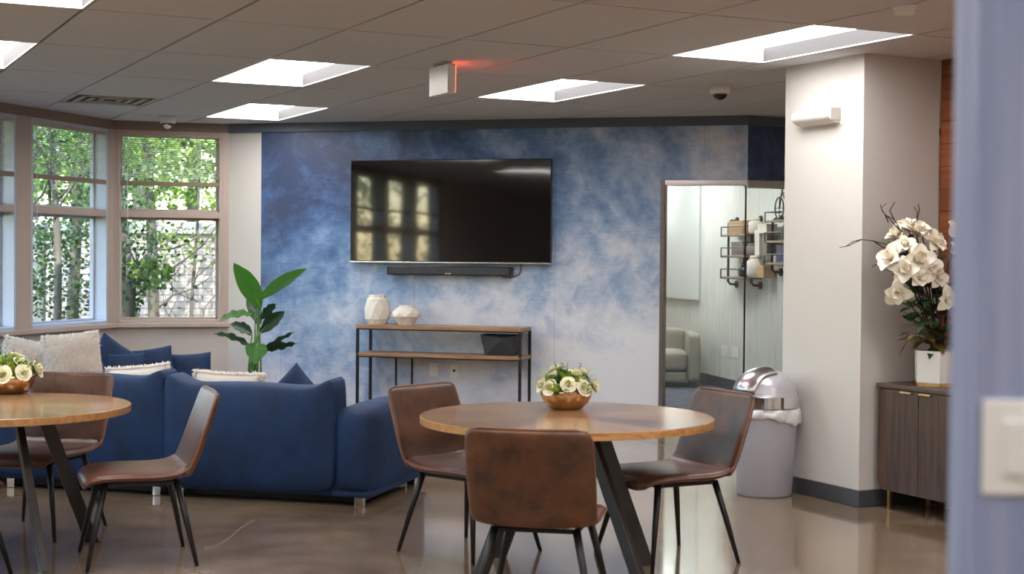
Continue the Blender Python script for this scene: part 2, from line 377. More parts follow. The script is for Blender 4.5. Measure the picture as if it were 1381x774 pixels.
def lathe(bm, prof, n=40, c=(0, 0, 0), capb=True, capt=False):
    rings = []
    for r, z in prof:
        rings.append([bm.verts.new((c[0] + r * math.cos(2 * PI * k / n), c[1] + r * math.sin(2 * PI * k / n), c[2] + z)) for k in range(n)])
    for a, b in zip(rings, rings[1:]):
        for k in range(n): bm.faces.new((a[k], a[(k + 1) % n], b[(k + 1) % n], b[k]))
    if capb: bm.faces.new(rings[0][::-1])
    if capt: bm.faces.new(rings[-1])
    return bm
def prism(bm, poly, z0, z1):
    a = [bm.verts.new((x, y, z0)) for x, y in poly]; b = [bm.verts.new((x, y, z1)) for x, y in poly]
    n = len(poly); bm.faces.new(a[::-1]); bm.faces.new(b)
    for k in range(n): bm.faces.new((a[k], a[(k + 1) % n], b[(k + 1) % n], b[k]))
    return bm
def loft(bm, rings, cap=True):
    R_ = [[bm.verts.new(p) for p in r] for r in rings]; n = len(R_[0])
    for a, b in zip(R_, R_[1:]):
        for k in range(n): bm.faces.new((a[k], a[(k + 1) % n], b[(k + 1) % n], b[k]))
    if cap: bm.faces.new(R_[0][::-1]); bm.faces.new(R_[-1])
    return bm
def sphere(bm, c, r, sc=(1, 1, 1), u=16, v=10):
    bmesh.ops.create_uvsphere(bm, u_segments=u, v_segments=v, radius=r, matrix=Matrix.Translation(c) @ Matrix.Diagonal((sc[0], sc[1], sc[2], 1))); return bm
def thing(name, label, cat, loc=(0, 0, 0), rotz=0., group=None):
    o = bpy.data.objects.new(name, None); COL.objects.link(o); o.empty_display_size = .1
    o.location = loc; o.rotation_euler = (0, 0, rotz); o['label'] = label; o['category'] = cat
    if group: o['group'] = group
    return o
def tag(o, label, cat, group=None):
    o['label'] = label; o['category'] = cat
    if group: o['group'] = group
    return o
def struct(name, bm, m, parent=None, **kw):
    o = finish(name, bm, m, parent, **kw)
    if parent is None: o['kind'] = 'structure'
    return o
def dup(root, loc, rotz, label, group=None, name=None):
    r = root.copy(); COL.objects.link(r); r.location = loc; r.rotation_euler = (0, 0, rotz); r['label'] = label
    if group: r['group'] = group
    def kids(a, b):
        for ch in list(a.children):
            c = ch.copy(); COL.objects.link(c); c.parent = b; kids(ch, c)
    kids(root, r); return r
def lab(o, t): o['label'] = t; return o

# ------------------------------------------------------------------ the plan of the room
A0 = Vector((-2.779, 14.695, 0)); DB = Vector((.96318, -.26884, 0)); NB = Vector((-.26884, -.96318, 0)); RB = math.atan2(DB.y, DB.x)
def BW(s, off=0., z=0.): return A0 + DB * s + NB * off + Vector((0, 0, z))
PA = Vector((-3.83, 14.37, 0)); D1 = Vector((.95448, .29827, 0)); R1 = math.atan2(D1.y, D1.x)
D2 = Vector((.30083, .95368, 0)); R2 = math.atan2(D2.y, D2.x)     # window wall on the left, runs up to PA
TH = .4615; UG = Vector((math.cos(TH), math.sin(TH), 0)); WG = Vector((-math.sin(TH), math.cos(TH), 0))
OG = Vector((-.260, 8.811, 0)) * 1.18; TW, TL = .61 * 1.18, 1.22 * 1.18
def cell(a, b): return OG + UG * TW * (a - 4) + WG * TL * (b - 2)
KC = BW(5.053)                                                   # corner where the glass partition turns
C1 = Vector((2.16, 9.25, 0)); C0 = Vector((1.806, 9.96, 0)); C2 = Vector((2.704, 9.52, 0)); C3 = C0 + C2 - C1
FEND = KC + UG * 3.2
IP = Vector((2.346, 18.282, 0)); IX = Vector((.216, -.976, 0)).normalized(); RI = math.atan2(IX.y, IX.x)   # side wall of the glazed room
W2LEN = 15.0
P_near = PA - D2 * W2LEN
XR = 6.2; YB = -3.0

# ------------------------------------------------------------------ shell
fl = [(P_near.x, YB), (P_near.x, P_near.y), (PA.x, PA.y), (A0.x, A0.y), (BW(4.28).x, BW(4.28).y), (KC.x, KC.y), (FEND.x, FEND.y), (XR, FEND.y), (XR, YB)]
struct('floor', prism(BM(), fl, -.12, 0), 'floor')
gl = [(BW(2.6, -.22).x, BW(2.6, -.22).y), (KC.x - NB.x * .0, KC.y + .02), (FEND.x, FEND.y + .02), (FEND.x, 21.0), (-.3, 21.0)]
struct('floor_meeting_room', prism(BM(), [(p[0], p[1]) for p in gl], -.001, .004), 'carpet')
# saw-cut joint in the slab
j0 = atz(904, 603, 0); bm = BM()
bar(bm, j0 + WG * 1.2 + Vector((0, 0, .0008)), j0 - WG * 9 + Vector((0, 0, .0008)), .006, .001)
struct('trim_5', bm, 'tbar')

def cutwall(name, L0, L1, z0, z1, th, m, loc, rz):
    bm = BM(); box2(bm, (L0, 0, z0), (L1, th, z1)); return struct(name, bm, m, loc=loc, rotz=rz)
# blue wall, mural paper
bm = BM(); box2(bm, (.338, 0, 0), (4.28, .2, ZC)); box2(bm, (4.28, 0, 2.23), (5.053, .2, ZC))
struct('wall_back', bm, 'mural', loc=A0, rotz=RB)
cutwall('wall_back_pilaster', -.01, .338, 0, ZC, .2, 'paint', A0, RB)
bm = BM(); box2(bm, (0, 0, 2.23), (3.2, .2, ZC)); o = struct('wall_back_return', bm, 'mural', loc=KC, rotz=TH)
bm = BM(); box2(bm, (0, -.03, ZC - .085), (5.065, 0, ZC)); struct('trim_1', bm, 'trim_dark', loc=A0, rotz=RB)
bm = BM(); box2(bm, (0, -.03, ZC - .085), (3.2, 0, ZC)); struct('trim_2', bm, 'trim_dark', loc=KC, rotz=TH)
# paper seam
# glass partition
bm = BM(); box2(bm, (4.28, -.012, 2.185), (5.053, .06, 2.235)); box2(bm, (4.28, .0, 0), (5.053, .05, .03)); struct('trim_3', bm, 'aluminium', loc=A0, rotz=RB, bevel=.004)
bm = BM(); box2(bm, (.0, -.012, 2.165), (3.2, .06, 2.235)); box2(bm, (0, 0, 0), (3.2, .05, .03)); struct('trim_4', bm, 'aluminium', loc=KC, rotz=TH, bevel=.004)
bm = BM(); box2(bm, (4.275, -.02, 0), (4.315, .12, 2.235)); struct('trim_6', bm, 'bronze', loc=A0, rotz=RB, bevel=.004)
bm = BM(); box2(bm, (4.316, .02, .03), (5.03, .032, 2.185)); g = struct('window_6', bm, 'door_glass', loc=A0, rotz=RB)
bm = BM(); box2(bm, (5.03, .018, .03), (5.045, .034, 2.185)); struct('seal', bm, 'black_gloss', g)
bm = BM(); box2(bm, (.03, .02, .03), (3.2, .032, 2.185)); struct('window_7', bm, 'door_glass', loc=KC, rotz=TH)
# glazed room beyond
bm = BM(); box2(bm, (-3.0, 0, 0), (4.2, .15, ZC)); struct('wall_meeting_room_side', bm, 'streak', loc=IP, rotz=RI)
bm = BM(); box2(bm, (-3.0, -.015, .004), (4.2, 0, .13)); struct('baseboard_meeting_room', bm, 'base_grey', loc=IP, rotz=RI, bevel=.004)
bm = BM(); box2(bm, (-.4, 21.0, 0), (3.2, 21.2, ZC)); struct('wall_meeting_room_back', bm, 'streak')
bm = BM(); box2(bm, (.0, 14.25, 0), (.15, 21.2, ZC)); struct('wall_meeting_room_left', bm, 'paint')
bm = BM(); box2(bm, (3.35, 14.3, 0), (XR, 14.5, ZC)); struct('wall_hall', bm, 'paint')
# column
bm = BM(); prism(bm, [(p.x, p.y) for p in (C0, C1, C2, C3)], 0, ZC); struct('wall_column', bm, 'paint')
bm = BM(); cc = (C0 + C2) / 2
ex = [cc + (p - cc) * 1.0 + ((p - cc).normalized() * .02) for p in (C0, C1, C2, C3)]
prism(bm, [(p.x, p.y) for p in ex], 0, .105); struct('baseboard_column', bm, 'base_grey', bevel=.006)
# plank wall right of the column, runs towards the camera, then the near room
bm = BM(); box2(bm, (0, 0, 0), (3.6, .15, ZC)); struct('wall_right', bm, 'planks', loc=C2 + UG * .01, rotz=math.atan2(-WG.y, -WG.x))
pe = C2 - WG * 3.6
bm = BM(); box2(bm, (pe.x, pe.y - .1, 0), (XR, pe.y + .1, ZC)); struct('wall_right_return', bm, 'paint')
bm = BM(); box2(bm, (XR, YB, 0), (XR + .2, 14.5, ZC)); struct('wall_right_far', bm, 'paint')
bm = BM(); box2(bm, (P_near.x - .2, YB - .2, 0), (XR + .2, YB, ZC)); struct('wall_front', bm, 'paint')
bm = BM(); box2(bm, (P_near.x - .2, YB, 0), (P_near.x, P_near.y, ZC)); struct('wall_near_left', bm, 'paint')
# blue-papered pier close to the camera at the right edge of the picture
pier = at(1283, 387, 1.9)
def pier_mat():
    m, nt, bs = newmat('grey_blue_paper'); v = coords(nt, 'Object', (9, 9, .8))
    n = N(nt, 'ShaderNodeTexNoise', Scale=2.0, Detail=4.0); nt.links.new(v, n.inputs['Vector'])
    nt.links.new(ramp(nt, n.outputs[0], [(.3, sr(118, 130, 168)), (.7, sr(160, 168, 196))]), bs.inputs['Base Color'])
    bs.inputs['Roughness'].default_value = .6; return m
MT['pier'] = pier_mat()
bm = BM(); box2(bm, (0, 0, 0), (1.2, .10, ZC)); struct('wall_pier', bm, 'pier', loc=(pier.x, 1.8, 0), rotz=0)

# ceiling: mineral tiles in a grid turned to the building, cut at the walls
def clip(poly, P, n):   # keep the side where (q-P).n <= 0
    out = []
    for i in range(len(poly)):
        a, b = poly[i], poly[(i + 1) % len(poly)]; da, db = (a - P).dot(n), (b - P).dot(n)
        if da <= 0: out.append(a)
        if (da < 0 < db) or (db < 0 < da): out.append(a + (b - a) * (da / (da - db)))
    return out
N1 = Vector((-D1.y, D1.x, 0)); N2 = Vector((-D2.y, D2.x, 0)); NF = Vector((-UG.y, UG.x, 0))
LIGHTS = {(5, 0), (5, 2), (2, 2), (3, 4), (-1, 2), (-1, 0)}
for a_ in range(-4, 12, 3):  # unseen lights on the same pattern, added for illumination
    for b_ in (-2, -4, -6): LIGHTS.add((a_ + (1 if b_ == -4 else 0), b_))
for q in ((-4, 2), (-4, 0), (8, -1)): LIGHTS.add(q)
# grid cell (a,b): corners a..a+1 across, b..b+1 deep
tiles = BM(); bars = BM(); shown = []
for a_ in range(-16, 22):
    for b_ in range(-12, 9):
        ctr = cell(a_ + .5, b_ + .5)
        if (a_, b_) in LIGHTS:
            inside = all((ctr - P).dot(n) < -.5 for P, n in ((PA, N1), (PA, N2), (A0, -NB))) and ctr.x < XR - .6 and ctr.y > YB + .8
            if inside: shown.append((a_, b_)); continue
        g = .009
        base = [cell(a_ + g / TW, b_ + g / TL), cell(a_ + 1 - g / TW, b_ + g / TL), cell(a_ + 1 - g / TW, b_ + 1 - g / TL), cell(a_ + g / TW, b_ + 1 - g / TL)]
        if (a_, b_) == (1, 4): base = [cell(1, 4.52), cell(2, 4.52), cell(2, 5), cell(1, 5)]   # air register takes the near half
        for side in (0, 1):
            p = base[:]
            p = clip(p, PA, N1); p = clip(p, PA, N2) if p else p
            if side == 0:
                p = clip(p, A0, -NB) if p else p; p = clip(p, Vector((KC.x, 0, 0)), Vector((1, 0, 0))) if p else p
            else:
                p = clip(p, Vector((KC.x, 0, 0)), Vector((-1, 0, 0))) if p else p; p = clip(p, KC, NF) if p else p
            p = clip(p, Vector((XR, 0, 0)), Vector((1, 0, 0))) if p else p
            p = clip(p, Vector((0, YB, 0)), Vector((0, -1, 0))) if p else p
            if len(p) >= 3: prism(tiles, [(q.x, q.y) for q in p], ZC, ZC + .012)
struct('ceiling', tiles, 'tile')
# grid behind the tiles with openings for lights and the register
bm = BM(); top = ZC + .012
xs = []
for a_ in range(-16, 22):
    for b_ in range(-12, 9):
        if (a_, b_) in shown: continue
        ctr = cell(a_ + .5, b_ + .5)
        if (ctr - PA).dot(N2) > .9 or (ctr - PA).dot(N1) > .9 or ctr.x > XR + 1 or ctr.y < YB - 1: continue
        q = [cell(a_, b_), cell(a_ + 1, b_), cell(a_ + 1, b_ + 1), cell(a_, b_ + 1)]
        vs = [bm.verts.new((p.x, p.y, top)) for p in q]; bm.faces.new(vs)
struct('ceiling_grid', bm, 'groove')
bm = BM(); box2(bm, (-14, YB - .3, ZC + .3), (XR + .3, 21.3, ZC + .4))
ro = [(P_near.x - .3, YB - .3), (P_near.x - .3, P_near.y), (PA.x - .1, PA.y + .3), (A0.x, A0.y + .35), (A0.x + .2, 21.3), (XR + .3, 21.3), (XR + .3, YB - .3)]
bm.free(); struct('ceiling_sky_blocker', prism(BM(), ro, ZC + .2, ZC + .4), 'groove')  # unseen slab added to block outside light from above
bm = BM(); prism(bm, [(-.5, 14.2), (KC.x - .1, KC.y + .22), (3.2, 14.15), (XR, 14.2), (XR, 21.2), (-.5, 21.2)], ZC - .02, ZC + .1); struct('ceiling_meeting_room', bm, 'tile')

# ------------------------------------------------------------------ troffer lights
def troffer(a_, b_, label):
    o = cell(a_, b_); t = thing('ceiling_light', label, 'ceiling light', (o.x, o.y, ZC), TH, 'recessed ceiling lights')
    D = .10; bm = BM(); e = .012
    # housing: four inner side walls and the rim, open below
    box2(bm, (e, 0, 0), (TW - e, e, D)); box2(bm, (e, TL - e, 0), (TW - e, TL, D)); box2(bm, (0, 0, 0), (e, TL, D)); box2(bm, (TW - e, 0, 0), (TW, TL, .006))
    finish('housing', bm, 'reflector', t)
    lab(finish('side_painted_shade', box2(BM(), (TW - e, 0, .006), (TW, TL, D)), 'side_painted_shade', t), 'inner side wall with its shade painted grey')
    bm = BM(); box2(bm, (e, e, D - .006), (TW - e, TL - e, D)); finish('diffuser', bm, 'lens', t)
    return t
LBL = {(5, 0): 'large bright recessed light closest to the white column', (5, 2): 'bright recessed light above the wall television',
       (2, 2): 'bright recessed light left of the hanging exit sign', (3, 4): 'small bright recessed light nearest the blue wall, beside the dome camera',
       (-1, 2): 'bright recessed light cut by the left edge of the picture', (-1, 0): 'recessed light cut by the top edge at the upper left corner'}
for c_ in shown: troffer(c_[0], c_[1], LBL.get(c_, 'unseen recessed rectangular light added behind the camera to light the room'))
# unseen lights added to brighten the glazed room
for yy, lb in ((15.0, 'nearest the partition'), (17.2, 'in the middle'), (19.2, 'at the far end')):
    t = thing('ceiling_light', 'unseen light added in the ceiling of the glazed room, ' + lb, 'ceiling light', (1.3, yy, ZC - .03), 0)
    bm = BM(); box2(bm, (0, 0, -.02), (.7, 1.3, .01)); finish('diffuser', bm, 'lens', t)
    bm = BM()
    for q in (((-.02, -.02), (0, 1.32)), ((.7, -.02), (.72, 1.32)), ((0, -.02), (.7, 0)), ((0, 1.3), (.7, 1.32))): box2(bm, (q[0][0], q[0][1], -.025), (q[1][0], q[1][1], .01))
    finish('housing', bm, 'white_metal', t)

# air register: concentric louvers
o = cell(1, 4); t = thing('air_vent', 'square louvered metal air vent in the ceiling by the windows', 'vent', (o.x, o.y, ZC), TH)
bm = BM(); s0 = .52 * TL
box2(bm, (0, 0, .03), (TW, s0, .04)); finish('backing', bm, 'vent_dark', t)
bm = BM()
for k, (i0, z) in enumerate(((.0, .0), (.09, -.002), (.18, -.002), (.26, -.002))):
    x0, y0, x1, y1 = i0, i0, TW - i0, s0 - i0; wv = .045 if k else .05
    for q in (((x0, y0), (x1, y0 + wv)), ((x0, y1 - wv), (x1, y1)), ((x0, y0), (x0 + wv, y1)), ((x1 - wv, y0), (x1, y1))):
        box2(bm, (q[0][0], q[0][1], z + .002), (q[1][0], q[1][1], z + .008))
finish('louver', bm, 'louver', t)

# ------------------------------------------------------------------ windows
ZS, ZH = .86, 2.72
def window(name, L0, L1, loc, rz, depth=.15, tz=(1.88, 1.945), fm='frame_sky_tint'):
    """opening from L0 to L1 along the wall; glass set back by depth"""
    bm = BM()
    box2(bm, (L0 - .001, 0, ZS), (L0 + .03, depth + .03, ZH)); box2(bm, (L1 - .03, 0, ZS), (L1 + .001, depth + .03, ZH))
    box2(bm, (L0, 0, ZS - .01), (L1, depth + .03, ZS + .03)); box2(bm, (L0, 0, ZH - .03), (L1, depth + .03, ZH))
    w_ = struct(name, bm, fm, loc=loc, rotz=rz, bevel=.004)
    bm = BM(); box2(bm, (L0 + .03, .0, tz[0]), (L1 - .03, depth, tz[1])); struct('transom', bm, 'frame', w_, bevel=.004)
    bm = BM(); e = .022
    for z0, z1 in ((ZS + .03, tz[0]), (tz[1], ZH - .03)):
        for q in (((L0 + .03, z0), (L0 + .03 + e, z1)), ((L1 - .03 - e, z0), (L1 - .03, z1)), ((L0 + .03, z0), (L1 - .03, z0 + e)), ((L0 + .03, z1 - e), (L1 - .03, z1))):
            box2(bm, (q[0][0], depth - .02, q[0][1]), (q[1][0], depth + .02, q[1][1]))
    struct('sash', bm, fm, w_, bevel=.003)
    bm = BM(); box2(bm, (L0 + .03, depth - .003, ZS + .03), (L1 - .03, depth + .003, tz[0])); struct('glass', bm, 'glass', w_)
    bm = BM(); box2(bm, (L0 + .03, depth - .003, tz[1]), (L1 - .03, depth + .003, ZH - .03)); struct('glass', bm, 'glass', w_)
    return w_
def blind(L0, L1, loc, rz, label, drop=.47):
    t = thing('window_blind', label, 'blind', (loc[0], loc[1], 0), rz, 'half-raised venetian blinds')
    zt = ZH - .02; zb = zt - drop
    bm = BM(); box2(bm, (L0, .005, zt - .035), (L1, .05, zt)); finish('headrail', bm, 'frame', t, bevel=.003)
    bm = BM(); n = int((drop - .05) / .0205); R_ = Matrix.Rotation(.30, 3, 'X')
    for k in range(n): box(bm, ((L0 + L1) / 2, .028, zt - .045 - k * .0205), (L1 - L0 - .01, .021, .0012), R_)
    finish('slats', bm, 'slat' if 'slat' in MT else 'frame', t)
    bm = BM(); box2(bm, (L0, .004, zb - .042), (L1, .050, zb)); finish('bottom_rail', bm, 'header', t, bevel=.004)
    for f in (.12, .5, .88): finish('cord', tube(BM(), [(L0 + (L1 - L0) * f, .016, zt - .03), (L0 + (L1 - L0) * f, .016, zb - .01)], .0012, 5), 'white_plastic', t)
    bm = BM(); x = L0 + .10; tube(bm, [(x, .0, zt - .03), (x, -.004, zb - .45)], .004, 6); lab(finish('wand', bm, 'white_plastic', t), 'thin white tilt wand')
    return t
MT['slat'] = simple('pale_slat', sr(206, 200, 190), .45, var=.02)
window('window_1', .035, 1.035, PA, R1, fm='frame')
blind(.03, 1.05, PA, R1, 'venetian blind half raised in the window nearest the tall plant')
# piers, lower wall and header of window wall 1
def wallband(name, L0, L1, z0, z1, loc, rz, m, th=.2): bm = BM(); box2(bm, (L0, 0, z0), (L1, th, z1)); return struct(name, bm, m, loc=loc, rotz=rz)
wallband('wall_window_lower', 0, 1.10, 0, ZS - .01, PA, R1, 'paint_grey'); wallband('wall_window_header', 0, 1.10, ZH, ZC, PA, R1, 'header')
bm = BM(); box2(bm, (-.0, .0, ZS - .01), (.034, .2, ZH)); box2(bm, (1.036, 0, ZS - .01), (1.10, .2, ZH)); struct('wall_window_posts', bm, 'frame', loc=PA, rotz=R1)
bm = BM(); box2(bm, (.0, -.06, ZS - .04), (1.10, .0, ZS)); struct('trim_7', bm, 'frame', loc=PA, rotz=R1, bevel=.005)
# window wall 2 (local x negative towards the camera)
pitch = 1.42; n2 = 7
for k in range(n2):
    a1 = -.09 - k * pitch; a0 = a1 - 1.21
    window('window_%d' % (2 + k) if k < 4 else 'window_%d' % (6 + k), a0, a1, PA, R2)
    blind(a0 - .02, a1 + .02, PA, R2, ['venetian blind half raised in the tall window left of the corner post', 'venetian blind in the window cut by the left edge of the picture'][k] if k < 2 else 'venetian blind half raised further along the left wall outside the picture')
Lend = -.09 - n2 * pitch
wallband('wall_left_lower', Lend, 0, 0, ZS - .01, PA, R2, 'paint_grey'); wallband('wall_left_header', Lend, 0, ZH, ZC, PA, R2, 'header')
bm = BM(); box2(bm, (-.088, 0, ZS - .01), (.0, .2, ZH))
for k in range(n2): x1 = -.09 - k * pitch - 1.212; box2(bm, (x1 - .206, 0, ZS - .01), (x1, .2, ZH))
struct('wall_left_posts', bm, 'frame', loc=PA, rotz=R2)
bm = BM(); box2(bm, (Lend, -.06, ZS - .04), (.0, .0, ZS)); struct('trim_8', bm, 'frame', loc=PA, rotz=R2, bevel=.005)
wallband('wall_left', -W2LEN, Lend, 0, ZC, PA, R2, 'paint')
# exterior corner fill
bm = BM(); tube(bm, [PA + Vector((-.07, .13, 0)), PA + Vector((-.07, .13, ZC))], .11, 12); struct('wall_corner_post', bm, 'frame_sky_tint')

# ------------------------------------------------------------------ sectional sofas
def rounded_block(a, b, puff=.03, nx=10, ny=10, nz=8, r=.08, peak=None):
    """soft cushion between corners a and b: superellipsoid-ish box; peak lifts the top corners"""
    bm = BM(); bmesh.ops.create_cube(bm, size=2.0); bmesh.ops.subdivide_edges(bm, edges=bm.edges, cuts=9, use_grid_fill=True)
    c = Vector([(a[i] + b[i]) / 2 for i in range(3)]); h = Vector([abs(b[i] - a[i]) / 2 for i in range(3)])
    for v in bm.verts:
        q = v.co.copy()
        # round the edges by radius r
        p = Vector([q[i] * h[i] for i in range(3)]); inner = Vector([max(-h[i] + r, min(h[i] - r, p[i])) if h[i] > r else 0 for i in range(3)])
        d = p - inner
        if d.length > 1e-6:
            rr = Vector([min(r, h[i]) for i in range(3)]); d = d.normalized(); p = inner + Vector([d[i] * rr[i] for i in range(3)])
        # puff out the broad faces
        for i in range(3):
            j, k = (i + 1) % 3, (i + 2) % 3
            w_ = (1 - q[j] ** 2) * (1 - q[k] ** 2); p[i] += puff * w_ * (1 if q[i] > 0 else -1) * (abs(q[i]) ** 3)
        if peak and q.z > 0: p.z += peak * (abs(q.x) ** 9) * max(0, q.z) ** 2
        p += Vector((0, 0, 1)) * .006 * noise.noise(p * 5 + c) * (1 if q.z > 0 else 0) + Vector((0, 1, 0)) * .008 * noise.noise(p * 4 + c)
        v.co = c + p
    return bm

def sofa_leg(t, x, y, z=.06):
    bm = BM(); box2(bm, (x - .028, y - .02, 0), (x + .028, y + .02, z)); return lab(finish('leg', bm, 'chrome', t, bevel=.003), 'polished chrome block leg')
S0 = atz(500, 673, .06); S0.z = 0
t = thing('sectional_sofa', 'navy velvet sectional sofa seen from behind, back towards the dining tables', 'sofa', S0, RB)
# local: x to the right along the back, y away from the camera
for x0, x1 in ((-1.40, -.02), (-2.60, -1.405), (-3.75, -2.605)):
    bm = BM(); box2(bm, (x0, .02, .06), (x1, 1.06, .20)); finish('base', bm, 'velvet', t, bevel=.015)
for x0, x1, z1 in ((-1.385, -.245, .705), (-2.60, -1.395, .73), (-3.75, -2.61, .73)):
    finish('back_cushion', rounded_block((x0, -.03, .09), (x1, .22, z1), .035, r=.035, peak=.11), 'velvet', t, smooth=True, sub=1)
for x0, x1 in ((-1.38, -.28), (-2.59, -1.39), (-3.74, -2.6)):
    finish('seat_cushion', rounded_block((x0, .2, .19), (x1, 1.05, .43), .02, r=.05), 'velvet', t, smooth=True, sub=1)
finish('arm', rounded_block((-.26, -.0, .075), (.0, 1.08, .60), .02, r=.06, peak=0), 'velvet', t, smooth=True, sub=1)
bm = BM(); box2(bm, (-.26, .01, .06), (-.01, 1.08, .095)); finish('base', bm, 'velvet', t, bevel=.01)
for x, y in ((-.09, .05), (-.09, 1.0), (-1.46, .05), (-1.30, .05), (-2.52, .05), (-2.72, .05)): sofa_leg(t, x, y)
bm = BM(); box2(bm, (-3.7, .12, .012), (-.12, .95, .06)); finish('under_frame', bm, 'black_metal', t)

# second run under the windows, faces the camera
FS = Vector((-2.62, 12.92, 0))
t = thing('sofa', 'far navy velvet sofa under the windows, loaded with cushions', 'sofa', FS, R1)
bm = BM(); box2(bm, (-1.75, -.95, .06), (0, 0, .2)); finish('base', bm, 'velvet', t, bevel=.015)
finish('seat_cushion', rounded_block((-.87, -.97, .19), (-.0, -.2, .43), .02, r=.05), 'velvet', t, smooth=True, sub=1)
finish('seat_cushion', rounded_block((-1.75, -.97, .19), (-.88, -.2, .43), .02, r=.05), 'velvet', t, smooth=True, sub=1)
finish('back_cushion', rounded_block((-.86, -.2, .2), (-.06, .02, .52), .02, r=.05, peak=.02), 'velvet', t, smooth=True, sub=1)
finish('back_cushion', rounded_block((-1.75, -.2, .2), (-.87, .02, .52), .02, r=.05, peak=.02), 'velvet', t, smooth=True, sub=1)
for x, y in ((-.1, -.9), (-1.65, -.9), (-.1, -.1), (-1.65, -.1)): sofa_leg(t, x, y)

def cushion_bm(w_, h_, d_, n=14, seed=0, pinch=.75):
    """square scatter cushion with drawn-out corners, standing in the xz plane, centre at origin"""
    bm = BM(); g = {}
    for side in (1, -1):
        for i in range(n + 1):
            for j in range(n + 1):
                u, v = 2 * i / n - 1, 2 * j / n - 1
                if side == -1 and (i in (0, n) or j in (0, n)): g[(side, i, j)] = g[(1, i, j)]; continue
                th = d_ / 2 * ((1 - u * u) * (1 - v * v)) ** .42
                x = w_ / 2 * u * (1 - .10 * (1 - v * v) * abs(u) ** 2 * pinch); z = h_ / 2 * v * (1 - .10 * (1 - u * u) * abs(v) ** 2 * pinch)
                th *= 1 + .18 * noise.noise(Vector((u * 2 + seed, v * 2, side)))
                g[(side, i, j)] = bm.verts.new((x, side * th, z))
    for side in (1, -1):
        for i in range(n):
            for j in range(n):
                f = (g[(side, i, j)], g[(side, i + 1, j)], g[(side, i + 1, j + 1)], g[(side, i, j + 1)])
                try: bm.faces.new(f if side == -1 else f[::-1])
                except ValueError: pass
    return bm
def cushion(label, px, py_top, Y, w_, h_, roll=0., tilt=.25, yaw=RB, m='velvet', d_=.16, group=None, seed=1):
    P = at(px, py_top, Y); ang = abs(roll)
    half = (h_ / 2 * math.cos(ang) + w_ / 2 * math.sin(ang)) * math.cos(tilt)
    P.z -= half - .045
    bm = cushion_bm(w_, h_, d_, seed=seed)
    M_ = Matrix.Rotation(-tilt, 4, 'X') @ Matrix.Rotation(roll, 4, 'Y'); bmesh.ops.transform(bm, matrix=M_, verts=bm.verts)
    if m == 'velvet':
        o = finish('scatter_cushion', bm, m, smooth=True, loc=P, rotz=yaw, sub=1); tag(o, label, 'cushion', group); return o
    t = thing('fleece_cushion', label, 'cushion', P, yaw, group)
    bmesh.ops.recalc_face_normals(bm, faces=bm.faces)
    rnd = random.Random(seed); V = []; Fc = []; bm.normal_update()
    for f in bm.faces:
        vs = [v.co for v in f.verts]; n_ = f.normal
        for k in range(16):
            a, b = rnd.random(), rnd.random(); p = (vs[0] * (1 - a) + vs[1] * a) * (1 - b) + (vs[-1] * (1 - a) + vs[2 if len(vs) > 3 else -1] * a) * b
            L = rnd.uniform(.016, .042); dr = (n_ + Vector((rnd.uniform(-.8, .8), rnd.uniform(-.8, .8), rnd.uniform(-.9, .5)))).normalized()
            s = dr.cross(Vector((rnd.random(), rnd.random(), rnd.random()))).normalized() * .0042; i0 = len(V)
            V += [p - s, p + s, p + dr * L * .6 + s * .8 + Vector((0, 0, -.002)), p + dr * L + Vector((0, 0, -.005)), p + dr * L * .6 - s * .8]
            Fc.append((i0, i0 + 1, i0 + 2, i0 + 3, i0 + 4))
    for k in range(2800):   # tufts that stand out around the rim
        a = rnd.uniform(0, 2 * PI); ca, sa = math.cos(a), math.sin(a); q = max(abs(ca), abs(sa)); u, v = ca / q, sa / q
        p = M_ @ Vector((w_ / 2 * u * (1 - .075 * (1 - v * v)) * .97, rnd.uniform(-.02, .02), h_ / 2 * v * (1 - .075 * (1 - u * u)) * .97))
        dr = (M_.to_3x3() @ Vector((u + rnd.uniform(-.9, .9), rnd.uniform(-.8, .8), v + rnd.uniform(-.9, .9)))).normalized(); L = rnd.uniform(.012, .036)
        s = dr.cross(Vector((rnd.random(), rnd.random(), rnd.random()))).normalized() * .0045; i0 = len(V)
        V += [p - s, p + s, p + dr * L * .6 + s, p + dr * L + Vector((0, 0, -.006)), p + dr * L * .6 - s]; Fc.append((i0, i0 + 1, i0 + 2, i0 + 3, i0 + 4))
    finish('pad', bm, m, t, smooth=True); fo = finish('pile', (V, Fc), m, t); fo['kind'] = 'stuff'; return t
Gb = 'navy velvet cushions on the sofas'; Gw = 'cream fleece cushions on the sofas'
cushion('navy velvet cushion standing on its corner behind the cream fleece cushions', 150, 453, 12.3, .44, .44, .6, .2, R1, group=Gb, seed=2)
cushion('small navy velvet cushion with rounded top, in front of the navy cushion on its corner', 172, 482, 12.0, .30, .36, -.04, .3, R1, group=Gb, seed=5)
cushion('navy velvet cushion rising to a point at its right corner, middle of the far sofa', 202, 471, 12.5, .44, .46, -.12, .2, R1, group=Gb, seed=3)
cushion('navy velvet cushion at the right end of the far sofa, next to the tall plant', 258, 480, 12.75, .38, .44, -.05, .2, R1, group=Gb, seed=4)
cushion('navy velvet cushion nearest the left edge of the picture behind the fleece cushions', 4, 470, 12.1, .46, .46, .05, .2, R1, group=Gb, seed=8)
cushion('navy velvet cushion corner above the near sofa back, before the blue wall', 398, 495, 9.75, .36, .36, .78, .1, group=Gb, seed=6)
cushion('cream fleece cushion leftmost of the two that stand together, tilted', 44, 461, 11.9, .50, .42, .20, .2, R1, 'fur', .17, Gw, 11)
cushion('cream fleece cushion right of the pair, beside the navy cushions', 98, 455, 11.75, .42, .40, -.10, .2, R1, 'fur', .17, Gw, 12)
